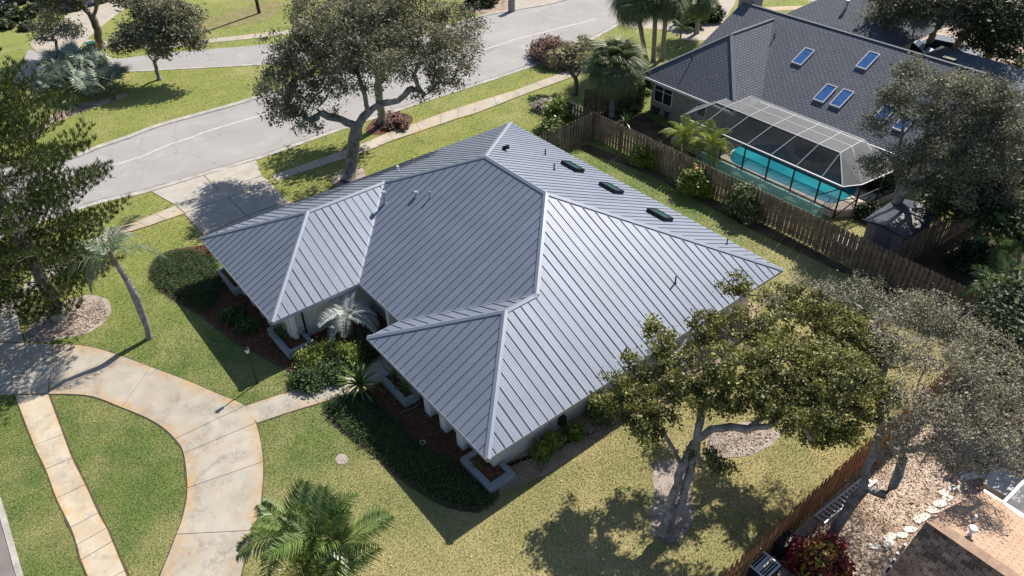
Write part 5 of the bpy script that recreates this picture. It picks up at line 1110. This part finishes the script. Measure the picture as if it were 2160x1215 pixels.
# courtyard planting
bush('pale variegated shrub at the left of the front courtyard', 662, 768, .62, .9, 'l_bushlime', 3800, .045, spread=.14)
bush('small pale shrub between the courtyard palms', 700, 752, .5, .7, 'l_bushlime', 2400, .045)
bush('pale yellow flowering shrub right of the courtyard centre', 738, 762, .5, .85, 'l_bushlime', 2600, .045)
bush('dark low shrub along the front walk, left', 655, 806, .62, .55, 'l_cover', 3400, .05, stretch=1.2)
bush('dark low shrub along the front walk, middle', 705, 790, .62, .6, 'l_cover', 3400, .05, stretch=1.2)
bush('dark shrub below the eave at the right of the courtyard', 772, 738, .7, .7, 'l_dark', 3400, .05)
bush('shaded low shrub on the mulch between the planters of the far front gable', 492, 672, .5, .45, 'l_cover', 1600, .06)
bush('shaded grassy shrub on the mulch below the far front gable', 525, 690, .45, .35, 'l_cover', 1300, .06)
# fence side shrubs
bush('round bush with red hibiscus flowers in front of the long fence', 1466, 404, .95, 1.75, 'l_bushlime', 6500, .06, flowers=9, name='hibiscus')
bush('large round dark green bush in front of the long fence', 1569, 454, 1.05, 1.85, 'l_bushgrey', 7500, .06)
bush('small light green bush by the fence, nearest the fence corner', 1349, 345, .6, 1.2, 'l_bushlime', 2600, .06)
bush('small light green bush beside the first along the fence', 1384, 352, .5, 1.4, 'l_bushlime', 2200, .06)
bush('tall leafy hedge shrub covering the short fence by the metal roof', 1178, 268, .95, 2.1, 'l_bushlime', 7500, .07)
bush('darker climbing shrub on the short fence nearest the metal roof', 1160, 300, .8, 1.6, 'l_bush', 5200, .07)
bush('bright broadleaf shrub beside the fan palm trunk', 1325, 225, 1.0, 2.3, 'l_bush', 6000, .09)
bush('dark shrub between fan palm and tan house wall', 1352, 190, .9, 1.8, 'l_dark', 4000, .08)
bush('round dry grey grass clump behind the sidewalk', 1152, 230, .8, .6, 'l_drygrey', 3600, .05, name='dry_clump')
bush('purple brown bougainvillea mound beside the street', 1175, 128, 1.5, 1.6, 'l_buff', 12000, .08, name='bougainvillea', stretch=1.8, spread=.25)
tree('frangipani', 'bare branched small tree with pale yellow leaves at the end of the sidewalk', 'tree', [(1213, 200, 0), (1216, 175, .9), (1214, 165, 1.2)],
     [(1180, 120, 2.4, .8), (1205, 105, 2.8, .8), (1230, 95, 3, .7), (1175, 135, 2.0, .5), (1225, 130, 2.3, .6)], r0=.16, tips=240, leaves=2400, lsize=.09, leafm='l_tan', barkm='bark_dark', limbs=[[(1214, 165, 1.2), (1200, 145, 1.8)], [(1214, 165, 1.2), (1228, 140, 2)]], spread=.2, rt=.014)
bush('low dark red brown shrub at the foot of the second oak', 830, 262, 1.0, .5, 'l_buff', 2600, .08, stretch=1.3)
bush('dark hedge shrub across the street at the top', 1018, 8, 1.5, 1.2, 'l_dark', 4000, .12)
for i, (px, py, r, lab) in enumerate(((20, 30, .9, 'by the orange path at the upper left corner'), (42, 42, .9, 'right of the orange path'), (58, 62, .6, 'alone on the far left lawn'), (15, 60, .7, 'at the left edge below the orange path'), (92, 28, 1.4, 'behind the thin lamp post'), (8, 8, 2, 'in the extreme upper left corner'))): bush('dark rounded shrub ' + lab, px, py, r, r * .9, 'l_dark', 1500, .11)
bush('croton bush with dark red and yellow leaves by the brown roof', 1725, 1205, .95, 1.15, 'l_croton', 6500, .055, name='croton', spread=.14)
g = G(1725, 1205); k = 650; a = rng.uniform(0, 6.28, k); e = np.arccos(rng.uniform(.15, 1, k)); C = np.stack([np.cos(a) * np.sin(e) * .95, np.sin(a) * np.sin(e) * .95, .15 + np.cos(e) * 1.05], 1)
cr = [o for o in bpy.data.objects if o.name.startswith('croton')][0]; me = quads_mesh('new_leaves', leaf_quads(C, .07, .6, .5), k, rng.random(k)); link('new_leaves', me, M['l_crotonlime'], cr)
# wooded background on the right
tree('evergreen_tree', 'dense dark evergreen at the right edge behind the grey shed', 'tree', [(2060, 520, 0), (2070, 450, 2)], [(2060, 400, 3.2, 1.6), (2120, 370, 4, 1.8), (2150, 440, 3.4, 1.6), (2010, 420, 2.6, 1.2), (2120, 480, 2.8, 1.5)], r0=.2, tips=260, leaves=18000, lsize=.1, leafm='l_dark', spread=.4)
tree('evergreen_tree', 'tall dark tree in the shade at the right edge, lower than the tropical palms', 'tree', [(2150, 760, 0), (2160, 700, 1.6)], [(2150, 650, 3.0, 1.4), (2190, 700, 3.4, 1.6), (2130, 760, 2.4, 1.1), (2180, 820, 2.4, 1.4)], r0=.2, tips=220, leaves=14000, lsize=.09, leafm='l_dark', spread=.38)
BT = [((1905, 95), [(1880, 30, 5, 1.6), (1930, 5, 6, 2.0), (1890, -20, 7, 2)], 'first dark slanting tree at the top right, nearest the grey wing'),
      ((1950, 110), [(1990, 20, 5.5, 2.0), (2030, -10, 6.5, 2.2), (1960, -30, 7, 2)], 'second dark slanting tree at the top right above the parked cars'),
      ((1995, 120), [(2060, 40, 5, 2.0), (2090, 10, 6, 2.2), (2050, 85, 3.6, 1.1)], 'third dark slanting tree at the top right'),
      ((2070, 150), [(2110, 60, 5, 2.0), (2150, 30, 6, 2.2), (2090, 100, 3.4, 1.1), (2150, 100, 4, 1.6)], 'dark dense tree at the top right corner')]
for (bx, by), bl, lab in BT:
    (mx, my) = bl[0][:2]; tree('shade_tree', lab, 'tree', [(bx, by, 0), ((bx * 2 + mx) / 3, (by * 2 + my) / 3 + 4, 1.5), ((bx + mx) / 2, (by + my) / 2, 2.8)], bl, r0=.24, tips=240, leaves=10000, lsize=.10, leafm=('l_oak' if 'slanting' in lab else 'l_dark'), barkm='bark_dark', spread=.36, bare=.2, group=None)
bush('dark undergrowth shrub behind the dark shingle roof ridge', 1880, 100, 1.6, 1.6, 'l_dark', 4000, .11)
bush('light green shrub at the right edge beyond the roof end', 2120, 235, 1.6, 2.2, 'l_bush', 7000, .1)
bush('lime green shrub right of the roof end near the feathery palm', 2080, 250, 1.2, 1.6, 'l_bushlime', 4000, .09)
bush('dark low shrub behind the long fence near the shed', 1830, 455, .7, .8, 'l_dark', 2500, .07)
bush('broad dark bush under the oak beyond the pool cage', 1838, 400, 1.1, 1.7, 'l_dark', 6500, .08)
bush('dark bush beyond the cross fence in deep shade', 2050, 560, 1.2, 1.4, 'l_dark', 5000, .08)
bush('small bush with a few lime leaves by the cross fence', 1965, 445, .7, 1.6, 'l_bushlime', 1500, .08)
bush('shrub at the top left behind the lamp post', 120, 10, 1.8, 2.0, 'l_dark', 4500, .12)
for px, py, lab in ((1345, 12, 'far left'), (1452, 55, 'next to the chimney'), (1490, 40, 'behind the chimney')): bush('dark shrub at the top under the fan palms, ' + lab, px, py, 1.3, 1.6, 'l_dark', 3500, .12)

# ================================================================ PALMS
def pm(key, material, **k):
    if key not in FM:
        FM[key] = [pinnate_mesh('frond', seed=s, **k) for s in (1, 2, 3)]
        for me in FM[key]: me.materials.append(M[material])
    return FM[key]
def fm(key, material, **k):
    if key not in FM:
        FM[key] = [fan_mesh('frond', seed=s, **k) for s in (1, 2, 3)]
        for me in FM[key]: me.materials.append(M[material])
    return FM[key]
def fronds(root, meshes, at_, n, tilt, scale=(.85, 1.1), az=None):
    for i in range(n):
        o = bpy.data.objects.new('frond', meshes[i % len(meshes)]); COL.objects.link(o); o.parent = root; o.location = at_
        f = (i + .5) / n; a = i * 2.39996 + rng.normal(0, .15) if az is None else R(az[i % len(az)]); t = R(tilt[0] + (tilt[1] - tilt[0]) * f + rng.uniform(-6, 6)) if not isinstance(tilt, list) else R(tilt[i]); sc = rng.uniform(*scale)
        o.rotation_euler = (rng.uniform(-.2, .2), t, a); o.scale = (sc, sc, sc)
def palm(name, label, trunk, r0, r1, meshes, n, tilt, scale=(.85, 1.1), dead=None, bulge=None, az=None, group=None, crownshaft=None, mt='palmtrunk'):
    pts = [G(*q) if len(q) == 3 and q[0] > -900 and not isinstance(q, np.ndarray) else q for q in trunk]; base = pts[0]; root = thing(name, label, 'palm', group); palm_trunk(root, pts, r0, r1, mt, bulge=bulge)
    top = Vector(pts[-1])
    if dead: fronds(root, dead[0], top - Vector((0, 0, .15)), dead[1], dead[2], (.7, 1))
    fronds(root, meshes, top, n, tilt, scale, az)
    if crownshaft: MB().tube(tuple(top - Vector((0, 0, .4))), tuple(top + Vector((0, 0, .35))), r1 * 1.5, r1 * .8, 10).build('crownshaft', M[crownshaft], root)
    return settle(root, tuple(base))
M['shaftgreen'] = mat('green_crownshaft', (.12, .17, .05), (.2, .25, .08), 2, .5)
M['shaftbrown'] = mat('brown_leaf_bases', (.14, .11, .08), (.25, .2, .15), 8, .9, .03, 20)
queen = pm('queen', 'l_palmgrey', L_=2.3, n=46, ll=.62, wd=.016, arch=.42, droop=1.5, v=.15, plume=.35)
def at3(px, py, z): return G(px, py, z)
palm('queen_palm', 'leaning palm with grey trunk and wind blown drooping crown on the front lawn', [(315, 713, 0), (310, 690, .6), (298, 658, 1.45), (285, 625, 2.4), (267, 590, 3.2), (248, 560, 3.9), (237, 542, 4.4)], .13, .10, queen, 11, [-50, -35, -20, -30, -5, 5, 20, 0, -15, 25, 10], (.85, 1.05), bulge=.45, az=[115, 235, 205, 160, 250, 190, 225, 85, 140, 265, 175], crownshaft='shaftbrown')
coc = pm('areca', 'l_palm', L_=1.75, n=34, ll=.55, wd=.021, arch=.5, droop=1.1, v=.35)
cocb = pm('arecab', 'l_palmbright', L_=1.6, n=34, ll=.5, wd=.021, arch=.5, droop=1.1, v=.35)
def clump(label, base, stems, meshes, sc):
    root = thing('areca_palm', label, 'palm'); b0 = G(*base)
    for k_, (px, py, z, n) in enumerate(stems):
        tp = G(px, py, z); bb = b0 + (tp - b0) * .25; bb[2] = 0; mid = (bb + tp) / 2; mid[2] = z * .55; palm_trunk(root, [bb, mid, tp], .07, .055, 'shaftgreen')
        for i in range(n):
            o = bpy.data.objects.new('frond', meshes[k_ % len(meshes)][i % 3]); COL.objects.link(o); o.parent = root; o.location = tuple(tp); f = (i + .5) / n; s_ = sc * rng.uniform(.75, 1.1)
            o.rotation_euler = (rng.uniform(-.45, .45), R(-72 + 88 * f + rng.uniform(-14, 14)), i * 2.39996 + rng.uniform(-.4, .4)); o.scale = (s_, s_, s_)
    return settle(root, tuple(b0))
coc2 = pm('areca2', 'l_palm', L_=1.9, n=24, ll=.62, wd=.034, arch=.55, droop=1.25, v=.2, plume=.12); cocc = pm('areca3', 'l_palmbright', L_=1.6, n=22, ll=.56, wd=.034, arch=.55, droop=1.25, v=.2, plume=.12)
clump('bushy many stemmed green palm at the bottom edge beside the circular driveway', (680, 1290, 0), [(612, 1125, 2.6, 8), (665, 1140, 3.0, 9), (722, 1150, 2.6, 8), (640, 1200, 2.2, 7), (705, 1215, 1.9, 7)], [coc2, coc2, coc2, cocc, coc2], .98)
pyg = pm('pygmy', 'l_palmbright', L_=1.75, n=40, ll=.48, wd=.018, arch=.5, droop=1.3, v=.25)
palm('feather_palm', 'left bright feather palm behind the long fence by the pool', [(1440, 332, 0), (1441, 310, .9), (1442, 290, 1.6)], .1, .09, pyg, 20, (-65, 30))
palm('feather_palm', 'right bright feather palm behind the long fence by the pool', [(1497, 352, 0), (1498, 328, .8), (1499, 308, 1.5)], .1, .09, pyg, 20, (-65, 30))
silver = pm('silver', 'l_silver', L_=1.55, n=44, ll=.42, wd=.012, arch=.55, droop=1.6, v=.5, stiff=.4)
palm('silver_palm', 'silvery white date palm with brown trunk in the front courtyard', [(742, 712, 0), (739, 695, .5), (736, 668, 1.2)], .14, .17, silver, 12, (-50, 30), (.95, 1.3), mt='shaftbrown')
cyc = pm('cycad', 'l_palm', L_=.95, n=30, ll=.16, wd=.016, arch=.35, droop=.8, v=.25, stiff=.8)
strap = pm('strap', 'l_palm', L_=1.0, n=4, ll=.02, wd=.02, arch=.4, droop=.7, v=.3)
def strap_mesh(L_, wd, arch, droop, seed):
    Q = []; val = []; r_ = np.random.default_rng(seed); k = 7; pv = None
    for i in range(k + 1):
        t = i / k; x = L_ * t; c = np.array([x, 0, arch * x - droop * .5 * x * t]); wv = np.array([0, wd * math.sin(math.pi * (.15 + .85 * t)) ** .6 * (1 if i < k else .05), 0])
        if pv is not None: Q += [pv[0] - pv[1], pv[0] + pv[1], c + wv, c - wv]; val.append(r_.uniform(.2, .9))
        pv = (c, wv)
    return quads_mesh('leaf', np.array(Q), len(Q) // 4, np.array(val))
FM['yucca'] = [strap_mesh(.95, .038, .5, .8, s) for s in (1, 2, 3)]; [me.materials.append(M['l_palm']) for me in FM['yucca']]
def rosette(name, label, px, py, z, n, sc, tilt=(-80, 25), key='yucca', cat='plant', trunk=None, group=None):
    g = G(px, py, z); root = thing(name, label, cat, group)
    if trunk: MB().tube((g[0], g[1], 0), (g[0], g[1], z), .09, .07).build('trunk', M['shaftbrown'], root)
    for i in range(n):
        o = bpy.data.objects.new('leaf', FM[key][i % 3]); COL.objects.link(o); o.parent = root; o.location = tuple(g); f = (i + .5) / n; o.rotation_euler = (rng.uniform(-.4, .4), R(tilt[0] + (tilt[1] - tilt[0]) * f + rng.uniform(-8, 8)), i * 2.39996); s = sc * rng.uniform(.8, 1.1); o.scale = (s, s, s)
    return settle(root, (g[0], g[1], 0))
rosette('yucca', 'spiky green strap leaved plant beside the front walk', 758, 812, .55, 58, 1.15, trunk=1)
rosette('palm_grass', 'spiky dark plant in the courtyard corner planter, left of three', 591, 702, .4, 26, .75, group='plants in the courtyard corner planter')
rosette('palm_grass', 'spiky dark plant in the courtyard corner planter, middle of three', 612, 700, .4, 30, .85, group='plants in the courtyard corner planter')
rosette('palm_grass', 'spiky dark plant in the courtyard corner planter, right of three', 630, 692, .4, 26, .75, group='plants in the courtyard corner planter')
rosette('palm_grass', 'dark strap plant in the planter beside the front walk, upper one', 832, 795, .4, 26, .7)
rosette('palm_grass', 'dark strap plant in the planter beside the front walk, lower one', 856, 822, .4, 26, .7)
rosette('palm_grass', 'faint dark plant in the deep shaded far planter', 483, 588, .35, 16, .55)
rosette('palm_grass', 'small dull plant in the soil of the near corner planter', 1003, 985, .35, 16, .4)
rosette('spiky_plant', 'pale spiky plant just inside the fence under the fan palm', 1320, 258, .2, 30, .95)
fanm = fm('fan', 'l_fan', pet=.8, rad=.85, n=34, wd=.022, droop=1.1); fand = fm('fand', 'l_dead', pet=.6, rad=.8, n=16, wd=.03, droop=1.4)
def fan_palm(label, bx, by, zt, tx, ty, n=34, sc=(.9, 1.15)):
    palm('fan_palm', label, [(bx, by, 0), ((bx + tx) / 2, (by + ty) / 2, zt / 2), (tx, ty, zt)], .19, .17, fanm, int(n * 1.6), (-72, 74), sc, dead=(fand, 12, (64, 84)), mt='palmtrunk')
fan_palm('large bushy fan palm by the fence corner and the shingled roof', 1290, 245, 3.4, 1296, 140, 52, (1.3, 1.6))
fan_palm('tall fan palm at the top edge, left one', 1365, 135, 5.4, 1340, -5, 36, (1.3, 1.55))
fan_palm('slim fan palm at the top edge between the two bushier ones', 1378, 130, 5.6, 1385, -20, 28, (1.0, 1.2))
fan_palm('tall fan palm at the top edge, nearest the chimney', 1396, 125, 5.3, 1408, -2, 32, (1.05, 1.3))
fan_palm('fan palm behind the chimney at the top edge', 1470, 70, 3.2, 1475, -5, 28, (1.1, 1.3))
palm('feather_palm', 'small dark feather palm on the far side of the shingled roof', [(1432, 100, 0), (1436, 75, 1), (1438, 58, 1.8)], .08, .07, coc, 12, (-50, 30), (.6, .75))
fan_palm('fan palm among the dark trees at the top right, left of two', 1893, 110, 4.5, 1905, 5, 24, (.8, 1.0))
fan_palm('fan palm among the dark trees at the top right, right of two', 1928, 112, 5.0, 1945, 0, 24, (.8, 1.0))
palm('feather_palm', 'bright green feather palm at the right edge beyond the roof end', [(2138, 250, 0), (2139, 200, 1.5), (2140, 160, 2.6)], .1, .08, cocb, 13, (-65, 25), (.9, 1.1))
palm('feather_palm', 'shaded feather palm at the right edge above the lower one', [(2150, 640, 0), (2150, 570, 1.5), (2150, 510, 2.7)], .11, .09, coc, 16, (-60, 30), (1.0, 1.25), az=None)
palm('feather_palm', 'shaded feather palm at the right edge behind the far fence end', [(2120, 720, 0), (2118, 660, 1.2), (2116, 612, 2.0)], .11, .09, coc, 15, (-60, 35), (1.0, 1.2))
# saw palmetto clump
pt = fm('palmetto', 'l_palmetto', pet=.6, rad=.75, n=14, wd=.05, droop=.3, sweep=220)
root = thing('saw_palmetto', 'large blue green saw palmetto clump across the street at the left', 'palm')
poly = GP([(108, 160), (130, 140), (180, 138), (235, 158), (258, 182), (250, 205), (200, 215), (150, 210), (118, 190)]); q = pts_in(poly, 210)
for i, (x, y) in enumerate(q):
    o = bpy.data.objects.new('frond', pt[i % 3]); COL.objects.link(o); o.parent = root; o.location = (x, y, rng.uniform(.1, 1.0)); o.rotation_euler = (rng.uniform(-.5, .5), R(rng.uniform(-80, -15)), rng.uniform(0, 6.28)); s = rng.uniform(.9, 1.35); o.scale = (s, s, s)
b_ = MB()
for x, y in q[:40]: b_.tube((x, y, 0), (x + rng.normal(0, .1), y + rng.normal(0, .1), .7), .05, .03, 5)
b_.build('stems', M['bark_dark'], root); settle(root, (*poly[6][:2], 0))

# ================================================================ GROUND COVER, MULCH, LITTER, GRASS
def cover(name, label, poly, n, hmax, leafm, lsize, kind='stuff', sprigs=9):
    P = np.array([p[:2] for p in poly]); q = pts_in(poly, n); c = P.mean(0)
    # height falls off near the bed's edge
    dmin = np.full(len(q), 9.)
    for i in range(len(P)):
        a, b = P[i], P[(i + 1) % len(P)]; ab = b - a; t = np.clip(((q - a) @ ab) / (ab @ ab + 1e-9), 0, 1); dmin = np.minimum(dmin, np.linalg.norm(q - (a + t[:, None] * ab), axis=1))
    hgt = hmax * np.clip(dmin / .5, .25, 1) * (.7 + .3 * np.sin(q[:, 0] * 3.1 + 1) * np.sin(q[:, 1] * 2.7)); az = rng.uniform(0, 6.28, len(q)); d = np.stack([np.cos(az), np.sin(az), rng.uniform(.1, .7, len(q))], 1)
    C = np.repeat(np.column_stack([q, hgt * rng.uniform(.5, 1, len(q))]), sprigs, 0); dd = np.repeat(d, sprigs, 0); t = np.tile(np.linspace(0, .28, sprigs), len(q))[:, None]; C = C + unit(dd) * t + rng.normal(0, .012, C.shape); C[:, 2] = np.maximum(C[:, 2], .03)
    v = np.clip(np.repeat(rng.random(len(q)), sprigs) * .6 + rng.random(len(C)) * .45, 0, 1); me = quads_mesh(name, leaf_quads(C, lsize, .5, .4), len(C), v)
    return link(name, me, M[leafm], None, label=label, cat='ground cover', kind=kind)
cover('juniper_ground_cover', 'dense dark green ground cover mound left of the far front gable', GP([(320, 590), (320, 566), (332, 546), (362, 533), (400, 528), (450, 545), (470, 575), (468, 610), (455, 645), (425, 660), (392, 640), (352, 618), (332, 605)]), 4200, .28, 'l_cover', .030)
cover('juniper_ground_cover', 'dense dark green ground cover bed in shade before the near front gable', GP([(688, 850), (740, 833), (782, 838), (800, 862), (838, 895), (868, 930), (905, 960), (950, 975), (985, 1010), (1030, 1040), (1045, 1060), (1012, 1074), (955, 1066), (900, 1038), (855, 1006), (805, 963), (750, 920), (715, 893), (694, 870)]), 6500, .34, 'l_cover', .032)
cover('low_ground_cover', 'low glossy ground cover between the courtyard shrubs and the front walk', GP([(636, 812), (632, 790), (660, 775), (720, 765), (775, 762), (770, 778), (700, 798)]), 1500, .3, 'l_cover', .035)
def scatter(name, label, poly, n, leafm, lsize, z=.012, hh=.03, cat='litter'):
    q = pts_in(poly, n); C = np.column_stack([q, z + np.abs(rng.normal(0, hh, len(q)))]); me = quads_mesh(name, leaf_quads(C, lsize, .9, .45), len(C), rng.random(len(C))); return link(name, me, M[leafm], None, label=label, cat=cat, kind='stuff')
scatter('mulch_chips', 'red brown mulch chips around the far gable and courtyard', BEDA, 14000, 'chipred', .035, cat='mulch')
scatter('mulch_chips', 'red brown mulch chips before the near gable', BEDB, 9000, 'chipred', .035, cat='mulch')
scatter('leaf_litter', 'dry fallen leaves covering the yard beside the brown roof', [(28, 3), (28, 25), (33, 25), (35, 12), (32, 3)], 42000, 'chip', .035)
scatter('leaf_litter', 'dry leaves on the bed around the pine', GP([(52, 712), (62, 690), (130, 640), (215, 628), (230, 668), (175, 705), (75, 722)]), 2600, 'chip', .04)
scatter('leaf_litter', 'dry leaves along the foot of the side wall', [(19.1, 3.5), (20.4, 3.5), (20.7, 9), (20.6, 16), (19.1, 18)], 3600, 'chip', .03)
scatter('leaf_litter', 'dry leaves on the sandy ring under the overhanging tree', GP([(1490, 930), (1520, 900), (1642, 915), (1580, 960), (1495, 952)]), 800, 'chip', .035)
scatter('leaf_litter', 'dry leaves strewn on the yard at the top right', GP([(1790, 30), (2200, 60), (2220, 140), (2060, 150), (1870, 110)]), 5000, 'chip', .07)

scatter('fallen_leaves', 'sparse brown leaves fallen on the lawns', GP([(120, 740), (320, 500), (700, 420), (1150, 250), (1250, 300), (1700, 600), (1900, 900), (1500, 1215), (560, 1215), (560, 900), (400, 800)]), 1500, 'chip', .03, .03, .01)
# grass: blades grown on the lawns by geometry nodes, clear of paving and beds
ga, gb = np.meshgrid(np.arange(-42, 34, .062), np.arange(-22, 62, .062)); L0 = np.column_stack([ga.ravel(), gb.ravel()]); L0 = L0 + rng.uniform(-.034, .034, L0.shape); N0 = len(L0); pj = proj(np.column_stack([L0, np.zeros(N0)]))
keep = (pj[:, 0] > -60) & (pj[:, 0] < 2220) & (pj[:, 1] > -40) & (pj[:, 1] < 1260) & (rng.random(N0) < np.minimum(1, (30 / pj[:, 2]) ** 2.4)); L0 = L0[keep]
EXCL.append(np.array([(27.75, -30), (60, -30), (60, 60), (22, 60), (22, 26), (27.75, 26)])); EXCL.append(np.array([(1, 1), (19, 1), (19, 19), (1, 19)])); EXCL.append(np.array([(1.2, 31.4), (18.3, 31.4), (18.3, 47), (1.2, 47)]))
for p in EXCL: L0 = L0[~inpoly(L0, p)]
me = bpy.data.meshes.new('lawn_grass'); me.vertices.add(len(L0)); me.vertices.foreach_set('co', np.column_stack([L0, np.zeros(len(L0))]).astype(np.float32).ravel()); me.update()
lg = link('lawn_grass', me, None, None, label='short mown grass of the lawns and verges', cat='grass', kind='stuff')
ng = bpy.data.node_groups.new('grass_blades', 'GeometryNodeTree'); ng.interface.new_socket('Geometry', in_out='INPUT', socket_type='NodeSocketGeometry'); ng.interface.new_socket('Geometry', in_out='OUTPUT', socket_type='NodeSocketGeometry')
N = ng.nodes; L = ng.links; gi = N.new('NodeGroupInput'); go = N.new('NodeGroupOutput'); jn = N.new('GeometryNodeJoinGeometry')
for i in range(6):
    c = N.new('GeometryNodeMeshCone'); c.inputs['Vertices'].default_value = 3; c.inputs['Radius Top'].default_value = 0; c.inputs['Radius Bottom'].default_value = .0075; c.inputs['Depth'].default_value = .042; c.fill_type = 'NONE'
    t = N.new('GeometryNodeTransform'); a = i * 2.4; rad = .008 + .0045 * i; t.inputs['Translation'].default_value = (rad * math.cos(a), rad * math.sin(a), .0); t.inputs['Rotation'].default_value = (math.sin(a) * -.55, math.cos(a) * .55, a); t.inputs['Scale'].default_value = (1, .5, .7 + .1 * (i % 3)); L.new(c.outputs[0], t.inputs[0]); L.new(t.outputs[0], jn.inputs[0])
iop = N.new('GeometryNodeInstanceOnPoints'); L.new(gi.outputs[0], iop.inputs['Points']); L.new(jn.outputs[0], iop.inputs['Instance'])
rv = N.new('FunctionNodeRandomValue'); rv.data_type = 'FLOAT_VECTOR'; rv.inputs[0].default_value = (-.12, -.12, 0); rv.inputs[1].default_value = (.12, .12, 6.28); L.new(rv.outputs[0], iop.inputs['Rotation'])
rs = N.new('FunctionNodeRandomValue'); rs.data_type = 'FLOAT'; rs.inputs[2].default_value = .6; rs.inputs[3].default_value = 1.25; L.new(rs.outputs[1], iop.inputs['Scale'])
sm = N.new('GeometryNodeSetMaterial'); sm.inputs['Material'].default_value = M['grass']; L.new(iop.outputs[0], sm.inputs[0]); L.new(sm.outputs[0], go.inputs[0])
md = lg.modifiers.new('blades', 'NODES'); md.node_group = ng
print('objects', len(bpy.data.objects), 'grass tufts', len(L0), 'tris', sum(len(o.data.polygons) * 2 for o in bpy.data.objects if o.type == 'MESH'))
